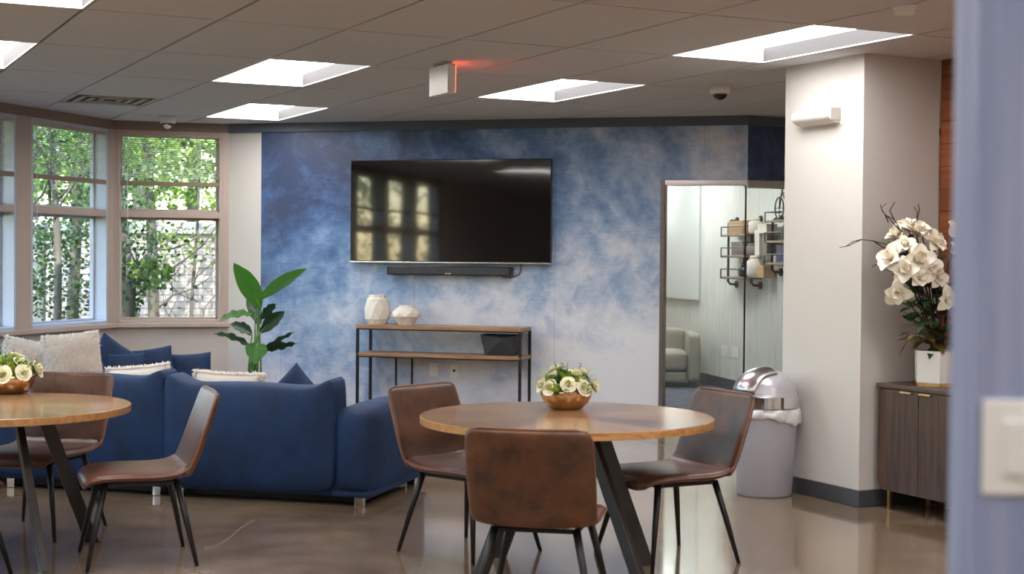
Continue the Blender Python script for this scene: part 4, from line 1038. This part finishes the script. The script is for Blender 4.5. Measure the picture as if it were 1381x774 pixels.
for m, n, L0 in (('leaf_dark', 150, .10), ('leaf_olive', 18, .10), ('leaf_mid', 50, .085)):
    bm = BM()
    for k in range(n):
        a = rnd.uniform(0, 2 * PI); z = rnd.uniform(.24, .56); rr = rnd.uniform(.03, .17) * (1.1 - abs(z - .4)); p = Vector((math.cos(a) * rr, math.sin(a) * rr, z))
        if m != 'leaf_olive' and k % 3:
            fp = rnd.choice(FL); q = at(fp[0][0], fp[0][1], mY + fp[1]) - MP; g = rnd.uniform(.55, 1.0); p = Vector((q.x * g, q.y * g + .03, .2 + (q.z - .2) * g)) + Vector((rnd.gauss(0, .045), rnd.gauss(.03, .03), rnd.gauss(-.02, .04)))
        if m == 'leaf_olive': p = Vector((-.10 + rnd.uniform(-.06, .10), -.08 + rnd.uniform(-.05, .05), rnd.uniform(.26, .38)))
        leafblade(bm, p, Vector((math.cos(a), math.sin(a), rnd.uniform(-.6, .8))), rnd.uniform(.7, 1.2) * L0, rnd.uniform(.024, .038), bend=rnd.uniform(0, .4), n=6)
    o = finish('foliage', bm, m, t, smooth=True); o['kind'] = 'stuff'
bm = BM()
TW_ = [[(1222, 340), (1215, 312), (1206, 296), (1194, 290), (1188, 280), (1196, 274)], [(1215, 312), (1204, 300), (1190, 285), (1187, 275)], [(1206, 296), (1200, 284), (1207, 272)],
       [(1246, 330), (1243, 312), (1236, 300), (1237, 285), (1232, 278)], [(1236, 300), (1240, 282), (1238, 274)],
       [(1214, 340), (1196, 330), (1178, 325), (1162, 323), (1146, 331), (1132, 334)], [(1178, 325), (1190, 333), (1200, 337)], [(1162, 323), (1150, 326), (1140, 333)], [(1205, 345), (1190, 352), (1176, 360)], [(1194, 290), (1198, 300)]]
for tw in TW_:
    pts = [at(px, py, mY - .04 + .01 * i) - MP for i, (px, py) in enumerate(tw)]; tube(bm, pts, [.0045 - .003 * i / len(pts) for i in range(len(pts))], 6)
tube(bm, [Vector((0, 0, .18)), at(1222, 340, mY - .04) - MP], .005, 6); tube(bm, [Vector((0, 0, .18)), at(1246, 330, mY - .04) - MP], .005, 6); tube(bm, [Vector((0, 0, .18)), at(1214, 340, mY - .04) - MP], .004, 6)
finish('twig', bm, 'twig', t)

# ------------------------------------------------------------------ things on the column, pier and ceiling
NC = (C1 - C0); NC = Vector((NC.y, -NC.x, 0)).normalized()      # room side of the column's left face
if NC.x > 0: NC = -NC
pw = onpl(1108, 157, C0, NC); t = thing('wall_strobe', 'small white curved fixture high on the left face of the column', 'wall fixture', (pw.x, pw.y, pw.z), math.atan2(-WG.y, -WG.x))
bm = BM(); prof = [(0, .055)] + [(-.015 - .085 * math.sin(a), .055 * math.cos(a)) for a in [PI * i / 9 for i in range(10)]] + [(0, -.055)]
for x0, x1 in ((-.19, .19),):
    a = [bm.verts.new((x0, y, z)) for y, z in prof]; b = [bm.verts.new((x1, y, z)) for y, z in prof]; n = len(prof)
    bm.faces.new(a); bm.faces.new(b[::-1])
    for k in range(n): bm.faces.new((a[k], a[(k + 1) % n], b[(k + 1) % n], b[k]))
finish('shade', bm, 'white_metal', t, bevel=.006, seg=3)
finish('end_cap', box2(BM(), (.190, -.085, -.04), (.20, -.003, .04)), 'louver', t, bevel=.003)
finish('lens', box2(BM(), (-.225, -.06, -.02), (-.190, -.012, .025)), 'white_plastic', t, bevel=.005)
finish('mounting_plate', box2(BM(), (-.20, -.006, -.062), (.20, 0, .062)), 'white_metal', t)
sw = at(1372, 604, 1.793); t = plate('light_switch', 'blurred white switch plate on the blue-grey pier at the right edge', (sw.x, 1.8), 0, sw.z, .082, .115, 'switch', cat='light switch')

def dome_cam(label, px, py, r, white=True):
    p = atz(px, py, ZC); t = thing('dome_camera', label, 'security camera', (p.x, p.y, ZC), 0, 'ceiling dome cameras')
    finish('housing', lathe(BM(), [(r, 0), (r, -.045), (r * .93, -.062), (r * .7, -.066), (r * .7, -.05)], 36, capt=False), 'white_metal', t, smooth=True, bevel=0)
    bm = BM(); lathe(bm, [(r * .72, -.060)] + [(r * .72 * math.cos(a), -.060 - r * .66 * math.sin(a)) for a in [i * PI / 2 / 7 for i in range(1, 7)]] + [(.002, -.060 - r * .67)], 32, capt=True)
    finish('dome', bm, 'dome_dark', t, smooth=True)
    if white:
        R_ = Matrix.Rotation(0, 3, 'Z'); finish('eyeball', sphere(BM(), (0, -.01, -.075), r * .55), 'white_metal', t, smooth=True)
    return t
dome_cam('white dome camera on the ceiling in front of the right window', 226, 157, .075)
dome_cam('white dome camera with a dark dome on the ceiling left of the column', 971, 115, .075, False)
p = atz(1221, 8, ZC); t = thing('smoke_detector', 'round white smoke detector on the ceiling right of the large light', 'smoke detector', (p.x, p.y, ZC), 0)
finish('base', lathe(BM(), [(.062, 0), (.062, -.012), (.055, -.014)], 36, capb=False, capt=True), 'white_metal', t, smooth=False)
finish('head', lathe(BM(), [(.050, -.014), (.052, -.036), (.042, -.044), (.01, -.046)], 36, capb=False, capt=True), 'white_metal', t, smooth=False)
# exit sign, seen from its blank side
p = atz(597, 85, ZC); t = thing('exit_sign', 'white box sign hanging from the ceiling, its red lit face turned away', 'sign', (p.x, p.y, ZC), math.atan2(-WG.y, -WG.x))
finish('canopy', box2(BM(), (-.09, -.03, -.012), (.09, .03, 0)), 'louver', t, bevel=.003)
finish('housing', box2(BM(), (-.155, -.03, -.212), (.155, .026, -.018)), 'white_metal', t, bevel=.006)
finish('lit_face', box2(BM(), (-.145, .026, -.205), (.145, .031, -.025)), 'red_glow', t)
finish('stem', box2(BM(), (-.02, -.012, -.03), (.02, .012, -.005)), 'louver', t)

# ------------------------------------------------------------------ in the glazed room
def ip(px, py, off=0.):   # point on the side wall of the glazed room
    nrm = Vector((-IX.y, IX.x, 0)); nrm = -nrm if nrm.x > 0 else nrm
    P = onpl(px, py, IP + nrm * off, nrm); return P, (P - IP).dot(IX)
RN = Vector((-.976, -.216, 0)).normalized()
P_, s_l = ip(972, 340, .2); P_, s_r = ip(1029, 340)
zt_ = [ip(1000, y)[0].z for y in (316.5, 344.5, 373)]
def pipe_shelf(label, s0, s1, zs, pipes, top_z, bot_z, group='pipe wall shelves'):
    o = IP + IX * s0; t = thing('pipe_shelf', label, 'wall shelf', (o.x, o.y, 0), RI, group); L = s1 - s0; dp = .20
    for z in zs:
        b = finish('board', box2(BM(), (0, -dp, z - .02), (L, 0, z)), 'shelf_wood', t, bevel=.003)
        bm = BM(); y = -dp - .004; h = .085
        for a, c in (((0, y, z - .02), (L, y, z - .02)), ((0, y, z + h), (L, y, z + h)), ((0, y, z - .02), (0, y, z + h)), ((L, y, z - .02), (L, y, z + h)), ((0, y, z + h), (0, -.02, z + h)), ((L, y, z + h), (L, -.02, z + h))): tube(bm, [a, c], .007, 6)
        finish('guard_rail', bm, 'pipe', b)
    for x in pipes:
        bm = BM(); y = -dp * .55; tube(bm, [(x, -.005, top_z), (x, y + .03, top_z), (x, y, top_z - .03), (x, y, bot_z + .03), (x, y + .03, bot_z), (x, -.005, bot_z)], .014, 10); pp = finish('pipe', bm, 'pipe', t, smooth=True)
        for z in (top_z, bot_z): finish('flange', tube(BM(), [(x, -.0, z), (x, -.018, z)], .042, 18), 'pipe', pp)
    return t
tz0, bz0 = ip(990, 298)[0].z, ip(990, 383)[0].z
nsh = lambda s: s
sA = (min(s_l, s_r) + .02, max(s_l, s_r) - .02)
SH1 = sA
pipe_shelf('three-tier iron pipe shelf on the wall of the glazed room, left of the two', sA[0], sA[1], zt_, (ip(995, 298)[1] - sA[0], ip(1027, 298)[1] - sA[0]), tz0, bz0)
P_, q0 = ip(1032, 320, .2); q1 = q0 + 1.15; zt2 = [ip(1048, y)[0].z for y in (298, 325, 354)]
pipe_shelf('three-tier iron pipe shelf partly hidden by the column, under the wire sculpture', q0, q1, zt2, (ip(1054, 367)[1] - q0,), zt2[0] + .02, ip(1050, 367)[0].z)
def item(nm, label, cat, s, z, w_, d_, h_, m, shape='box', off=.10, parts=None, group=None):
    if shape == 'jar': off = max(off, w_ / 2 + .01)
    o = IP + IX * s + RN * off; t = thing(nm, label, cat, (o.x, o.y, z), RI, group)
    if shape == 'box':
        finish('body', box2(BM(), (-w_ / 2, -d_ / 2, 0), (w_ / 2, d_ / 2, h_)), m, t, bevel=.004); finish('lid', box2(BM(), (-w_ / 2 - .003, -d_ / 2 - .003, h_ * .8), (w_ / 2 + .003, d_ / 2 + .003, h_ + .002)), parts or m, t, bevel=.003)
    elif shape == 'jar':
        finish('body', lathe(BM(), [(w_ * .4, 0), (w_ / 2, .02), (w_ / 2, h_ * .75), (w_ * .3, h_ * .85)], 20, capt=True), m, t, smooth=True); finish('lid', lathe(BM(), [(w_ * .3, h_ * .85), (w_ * .34, h_ * .88), (w_ * .34, h_), (.01, h_ + .004)], 20, capt=True), parts or m, t, smooth=True)
    return t
MT['tan_box'] = simple('woven_tan', sr(190, 160, 124), .8, var=.2, scale=80); MT['grey_box'] = simple('grey_weave', sr(132, 126, 122), .8, var=.2, scale=80)
MT['cream_box'] = simple('cream_card', sr(226, 220, 208), .7); MT['navy_box'] = simple('deep_blue_glaze', sr(40, 62, 112), .3); MT['green_pot'] = simple('dark_green_glaze', sr(44, 72, 58), .3, var=.2); MT['pale_blue'] = simple('pale_blue_glaze', sr(148, 168, 196), .35)
a0 = SH1[0]; LL = SH1[1] - SH1[0]
item('basket', 'tan woven basket on the top board of the left pipe shelf', 'basket', a0 + .34, zt_[0], .44, .13, .15, 'tan_box')
item('candle_jar', 'white lidded jar on the top board of the left pipe shelf', 'jar', a0 + .78, zt_[0], .15, .12, .17, 'cream_box', 'jar')
item('folded_box', 'cream box at the right of the top board of the left pipe shelf', 'box', a0 + 1.12, zt_[0], .26, .12, .10, 'cream_box')
item('basket', 'grey woven basket on the middle board of the left pipe shelf', 'basket', a0 + .40, zt_[1], .36, .13, .15, 'grey_box')
item('storage_tin', 'grey tin beside the woven basket on the middle board', 'tin', a0 + .72, zt_[1], .18, .12, .13, 'grey_box', 'jar')
item('gift_box', 'tall white box on the middle board of the left pipe shelf', 'box', a0 + .98, zt_[1], .13, .12, .27, 'cream_box')
item('photo_box', 'taupe upright box at the right end of the middle board', 'box', a0 + 1.20, zt_[1], .12, .12, .22, 'grey_box')
item('candle_jar', 'black jar on the bottom board of the left pipe shelf, under the black figure', 'jar', a0 + .52, zt_[2], .17, .12, .14, 'black_gloss', 'jar')
item('glass_jar', 'pale tall jar on the bottom board of the left pipe shelf', 'jar', a0 + .84, zt_[2], .20, .13, .24, 'cream_box', 'jar')
item('storage_box', 'light taupe box at the right of the bottom board', 'box', a0 + 1.08, zt_[2], .20, .12, .13, 'tan_box')
o = IP + IX * (a0 + .50) + RN * .10; t = thing('bird_figurine', 'black curved bird figure standing on the black jar', 'figurine', (o.x, o.y, zt_[2] + .144), RI)
finish('body', tube(BM(), [(0, 0, 0), (.0, 0, .07), (-.03, 0, .13), (-.01, 0, .19), (.04, 0, .21), (.075, 0, .18), (.08, 0, .15)], [.035, .03, .024, .02, .022, .014, .004], 10), 'black_gloss', t, smooth=True)
finish('base', lathe(BM(), [(.05, 0), (.05, .012)], 18, capt=True), 'black_gloss', t)
item('green_pot', 'dark green round pot on the top tier of the right pipe shelf', 'pot', q0 + .62, zt2[1], .26, .16, .24, 'green_pot', 'jar')
item('blue_box', 'deep blue box on the right pipe shelf', 'box', q0 + .36, zt2[2], .26, .14, .19, 'navy_box', parts='grey_box')
item('blue_bottle', 'pale blue bottle beside the deep blue box', 'bottle', q0 + .66, zt2[2], .14, .12, .30, 'pale_blue', 'jar', parts='black_gloss')
# wire cycle sculpture on the top board
o = IP + IX * (q0 + .40) + RN * .12; t = thing('wire_bicycle_sculpture', 'black wire sculpture of a rider on a bicycle on the right pipe shelf', 'sculpture', (o.x, o.y, zt2[0]), RI)
def ring(bm, c, r, th=.008): tube(bm, [(c[0] + r * math.cos(a), c[1], c[2] + r * math.sin(a)) for a in [2 * PI * k / 20 for k in range(21)]], th, 6)
for x in (-.22, .24):
    bm = BM(); ring(bm, (x, 0, .125), .115); tube(bm, [(x, 0, .01), (x, 0, .24)], .004, 5); tube(bm, [(x - .115, 0, .125), (x + .115, 0, .125)], .004, 5); finish('wheel', bm, 'black_metal', t)
bm = BM()
for a, b in (((-.22, .125), (-.14, .32)), ((-.14, .32), (-.20, .36)), ((-.14, .28), (.10, .28)), ((.10, .28), (.24, .125)), ((.24, .125), (.02, .12)), ((.02, .12), (-.14, .28)), ((.02, .12), (.10, .28)), ((.10, .28), (.12, .34))): tube(bm, [(a[0], 0, a[1]), (b[0], 0, b[1])], .009, 6)
finish('frame', bm, 'black_metal', t)
bm = BM(); tube(bm, [(.12, 0, .34), (.10, 0, .46), (.02, 0, .56)], [.02, .026, .02], 8); tube(bm, [(.02, 0, .54), (-.08, 0, .44), (-.18, 0, .38)], .011, 6); tube(bm, [(.12, 0, .35), (-.02, 0, .28), (.02, 0, .12)], .013, 6); sphere(bm, (-.01, 0, .61), .04, u=10, v=8); finish('rider', bm, 'black_metal', t, smooth=True)
MT['board_face'] = simple('board_face', sr(206, 214, 212), .35, var=.01)
# whiteboard, outlets, grey sofa
P_, u0 = ip(897, 330); P_, u1 = ip(945, 330)
o = IP + IX * u0; t = thing('wall_board', 'plain white board on the wall of the glazed room', 'board', (o.x, o.y, 0), RI)
finish('panel', box2(BM(), (0, -.03, ip(945, 404)[0].z), (u1 - u0, -.004, 2.6)), 'board_face', t, bevel=.003)
finish('ledge', box2(BM(), (0, -.05, ip(945, 404)[0].z - .012), (u1 - u0, -.004, ip(945, 404)[0].z)), 'aluminium', t)
for k, (px, py, lb) in enumerate(((977, 473, 'white outlet on the glazed room wall, left of the upright pair'), (992, 475, 'white outlet on the glazed room wall, right of the upright pair'))):
    P_, s_ = ip(px, py); plate('wall_outlet', lb, P_, RI, P_.z, .20, .13)
P_, s_ = ip(955, 505); plate('wall_outlet', 'low white outlet just above the base of the glazed room wall', P_, RI, P_.z, .28, .085)
GS = atz(947, 524, 0); GS.x -= .02
t = thing('grey_sofa', 'taupe grey sofa inside the glazed room, right arm in view', 'sofa', (GS.x, GS.y, 0), -.06)
finish('arm', rounded_block((-.15, .0, .07), (0, .78, .64), .01, r=.04), 'greysofa', t, smooth=True, sub=1)
finish('arm', rounded_block((-1.9, .0, .07), (-1.75, .78, .64), .01, r=.04), 'greysofa', t, smooth=True, sub=1)
finish('base', rounded_block((-1.75, .02, .07), (-.15, .85, .20), .005, r=.03), 'greysofa', t, smooth=True, sub=1)
finish('seat_cushion', rounded_block((-.95, -.0, .20), (-.155, .70, .43), .015, r=.05), 'greysofa', t, smooth=True, sub=1)
finish('seat_cushion', rounded_block((-1.745, -.0, .20), (-.955, .70, .43), .015, r=.05), 'greysofa', t, smooth=True, sub=1)
finish('backrest', rounded_block((-1.75, .62, .20), (-.15, .88, .68), .02, r=.06), 'greysofa', t, smooth=True, sub=1)
for x in (-.08, -1.82):
    for y in (.06, .74): finish('foot', box2(BM(), (x - .025, y - .025, 0), (x + .025, y + .025, .07)), 'black_metal', t)

MT['path_cord'] = simple('pale_cord', sr(190, 176, 160), .6)
# thin pale cord on the floor left of the centre
pts = [atz(x, y, .004) for x, y in ((276, 739), (290, 737), (302, 730), (312, 723), (322, 714), (333, 706), (345, 700))]
tag(finish('cord', tube(BM(), pts, .0011, 6), 'path_cord', smooth=True), 'thin pale cord lying on the floor beside the chair in profile', 'cord')

# ------------------------------------------------------------------ outside the windows
gz = -.18
bm = BM(); prism(bm, [(-60, -30), (P_near.x - .25, -30), (P_near.x - .25, P_near.y), (PA.x - .2, PA.y + .22), (A0.x - .05, A0.y + .25), (A0.x, 22), (12, 22), (12, 70), (-60, 70)], gz - .2, gz); struct('ground', bm, 'ground')
MT['path'] = simple('pale_paving', sr(206, 200, 190), .9, var=.06, scale=4)
# garden wall of pale brick with a light coping
gw = at(252, 330, 18.9); ga = .16
t = thing('brick_wall', 'pale brick garden wall with a light coping outside the window', 'wall', (gw.x - 9, gw.y - 9 * math.tan(ga), gz), ga)
finish('brickwork', box2(BM(), (0, 0, 0), (16, .25, 1.78 - gz)), 'brick', t); finish('coping', box2(BM(), (-.02, -.05, 1.78 - gz), (16.02, .3, 1.93 - gz)), 'path', t, bevel=.01)
pc = at(47, 380, 17.0); t = thing('gate_pillar', 'pale square pillar seen low in the left window', 'pillar', (pc.x, pc.y, gz), .2)
finish('shaft', box2(BM(), (-.11, -.11, 0), (.11, .11, 1.80 - gz)), 'path', t, bevel=.01); finish('cap', box2(BM(), (-.14, -.14, 1.80 - gz), (.14, .14, 1.87 - gz)), 'path', t, bevel=.01)

def leaves(rnd, n, cx, cy, cz, rx, ry, rz, size, V, Fc, hole=0., clumps=14):
    cl = []
    for k in range(clumps):
        while True:
            q = Vector((rnd.uniform(-1, 1), rnd.uniform(-1, 1), rnd.uniform(-1, 1)))
            if hole < q.length < 1: break
        cl.append((q, rnd.uniform(.18, .4)))
    for k in range(n):
        q, s = cl[k % clumps]; p = q + Vector((rnd.gauss(0, 1), rnd.gauss(0, 1), rnd.gauss(0, .7))) * s * .6
        c = Vector((cx + p.x * rx, cy + p.y * ry, cz + p.z * rz)); d = Vector((rnd.gauss(0, 1), rnd.gauss(0, 1), rnd.gauss(-.3, .6))).normalized(); s_ = d.cross(Vector((rnd.gauss(0, 1), rnd.gauss(0, 1), rnd.gauss(0, 1)))).normalized(); L = size * rnd.uniform(.6, 1.3); i0 = len(V)
        V += [c, c + d * L * .35 + s_ * L * .38, c + d * L * .7 + s_ * L * .22, c + d * L, c + d * L * .7 - s_ * L * .22, c + d * L * .35 - s_ * L * .38]
        Fc.append(tuple(range(i0, i0 + 6)))
def tree(label, x, y, h, rt, crown, seed, nleaf, size, m='tree_leaf', lean=(0, 0), branches=(), group='trees outside the windows', clumps=16):
    rnd = random.Random(seed); t = thing('tree', label, 'tree', (x, y, gz), 0, group)
    pts = [Vector((lean[0] * f + .05 * math.sin(f * 5 + seed), lean[1] * f, h * f)) for f in [i / 10 for i in range(11)]]
    finish('trunk', tube(BM(), pts, [rt * (1 - .5 * i / 10) for i in range(11)], 12), 'bark', t, smooth=True)
    for k in range(len(branches) or 7):
        if branches: z0, dx, dy, dz, r0 = branches[k]
        else: z0, a = h * rnd.uniform(.35, .9), rnd.uniform(0, 2 * PI); dx, dy, dz, r0 = math.cos(a) * crown[3] * .7, math.sin(a) * crown[3] * .7, rnd.uniform(.3, 1.6), rt * .35
        f = z0 / h; p0 = Vector((lean[0] * f, lean[1] * f, z0)); bp_ = [p0 + Vector((dx * g + .05 * math.sin(g * 9 + k), dy * g, dz * g + .06 * math.sin(g * 7 + k))) for g in [i / 6 for i in range(7)]]
        bm = tube(BM(), bp_, [r0 * (1 - .75 * i / 6) for i in range(7)], 7)
        for q in range(5):
            g = rnd.randint(2, 6); e = bp_[g] + Vector((rnd.uniform(-.5, .5), rnd.uniform(-.4, .4), rnd.uniform(-.1, .5))); tube(bm, [bp_[g], (bp_[g] + e) / 2 + Vector((0, 0, .05)), e], [r0 * .3, r0 * .2, .004], 5)
        finish('branch', bm, 'bark', t, smooth=True)
    V, Fc = [], []
    cx, cy, cz, rx, rz = crown[0], crown[1], crown[2], crown[3], crown[4]
    leaves(rnd, nleaf, cx, cy, cz, rx, rx * .8, rz, size, V, Fc, clumps=clumps); o = finish('foliage', (V, Fc), m, t); o['kind'] = 'stuff'
    return t
def T(px, Y): p = at(px, 387, Y); return p.x, p.y
x, y = T(202, 17.4); tree('straight grey-brown tree trunk in the middle of the right window', x, y, 5.5, .075, (0.1, .3, 3.9, 1.8, 1.2), 1, 4600, .055, branches=((1.0, .75, .1, .55, .018), (1.25, .9, -.1, .9, .02), (1.7, .8, .2, .35, .016), (2.1, -.8, 0, .7, .02), (2.4, .9, 0, .5, .02), (2.9, -.7, .3, .8, .02)))
x, y = T(184, 16.9); tree('curved slim tree left of the straight trunk in the right window', x, y, 5.0, .062, (-.1, .2, 3.5, 1.5, 1.2), 2, 3400, .052, lean=(-.28, .1), branches=((1.1, -.6, 0, .9, .016), (1.5, .6, .2, .6, .015), (2.0, -.7, .1, .6, .016), (2.5, .6, 0, .7, .016)))
x, y = T(168, 16.2); tree('thick pale stump-like trunk at the lower left of the right window', x, y, 1.45, .14, (.1, .2, 1.55, .4, .25), 3, 260, .08, branches=((1.2, .1, 0, .5, .03), (1.2, -.2, 0, .45, .03)))
x, y = T(262, 17.6); tree('young thin leafy tree at the right side of the right window', x, y, 3.4, .025, (0, .1, 2.0, .8, .8), 4, 700, .052, branches=((.6, -.5, 0, .8, .01), (.8, .5, 0, .9, .01), (1.1, -.6, 0, .7, .01), (1.4, .5, 0, .6, .01)))
x, y = T(100, 17.5); tree('leafy tree filling the window left of the corner post', x, y, 5.6, .08, (0, .2, 3.6, 1.9, 1.4), 5, 5200, .055)
x, y = T(72, 16.0); tree('low spreading tree with dark foliage in the left window', x, y, 3.8, .05, (0, .2, 1.9, 1.1, 1.3), 6, 2600, .055, 'tree_leaf_dark')
x, y = T(18, 15.5); tree('dark leafy tree in the window cut by the left edge', x, y, 5.0, .07, (0, .2, 2.4, 1.5, 1.9), 7, 5200, .056, 'tree_leaf_dark')
# taller trees further back
for k, (px, Y, s) in enumerate(((40, 27, 1), (120, 30, 1.1), (190, 29, 1), (262, 31, 1.1), (330, 30, 1), (-60, 24, 1))):
    x, y = T(px, Y); tree(['tall background tree beyond the brick wall, behind the far left window', 'tall background tree beyond the brick wall, behind the left window', 'tall background tree behind the straight trunk', 'tall background tree behind the right part of the right window', 'background tree behind the edge of the right window', 'background tree left of the picture'][k], x, y, 8 * s, .16, (0, 0, 5.4, 3.0, 2.8), 20 + k, 3000, .17, ('tree_leaf', 'tree_leaf_dark')[k % 2], clumps=26)
# trees along the left side, mirrored in the television
for k, (x, y) in enumerate(((-8.2, 12.2), (-9.2, 9.3), (-9.6, 6.3), (-10.4, 3.4), (-11.2, .5))):
    tree('tree outside the long left wall, %s' % ('nearest the corner', 'second from the corner', 'third from the corner', 'fourth from the corner', 'furthest from the corner', 'back row, left of the windows', 'back row, beyond the long left wall')[k], x, y, 6.5, .10, (0, 0, 3.4, 1.9, 2.4), 40 + k, 1300, .12, ('tree_leaf_dark', 'tree_leaf')[k % 2], clumps=14)
for k, (px, Y, w_) in enumerate(((250, 17.9, .5), (215, 17.2, .35), (110, 16.6, .5), (65, 15.6, .4), (285, 18.0, .4), (140, 17.5, .5))):
    x, y = T(px, Y); rnd = random.Random(70 + k); V, Fc = [], []; leaves(rnd, 420, 0, 0, .36 + .2 * (k % 2), w_, w_ * .7, .36, .065, V, Fc, clumps=10)
    t = thing('shrub', ['small bright shrub at the foot of the brick wall in the right window', 'low shrub beside the straight trunk', 'leafy shrub low in the window left of the corner post', 'shrub in front of the pale pillar', 'shrub at the lower right corner of the right window', 'shrub behind the corner post'][k], 'shrub', (x, y, gz), 0, 'shrubs outside the windows')
    o = finish('foliage', (V, Fc), 'tree_leaf', t); o['kind'] = 'stuff'; bm = BM()
    for q in range(5): tube(bm, [(0, 0, 0), (rnd.uniform(-.3, .3), rnd.uniform(-.2, .2), .7)], [.012, .004], 5)
    finish('stem', bm, 'bark', t)
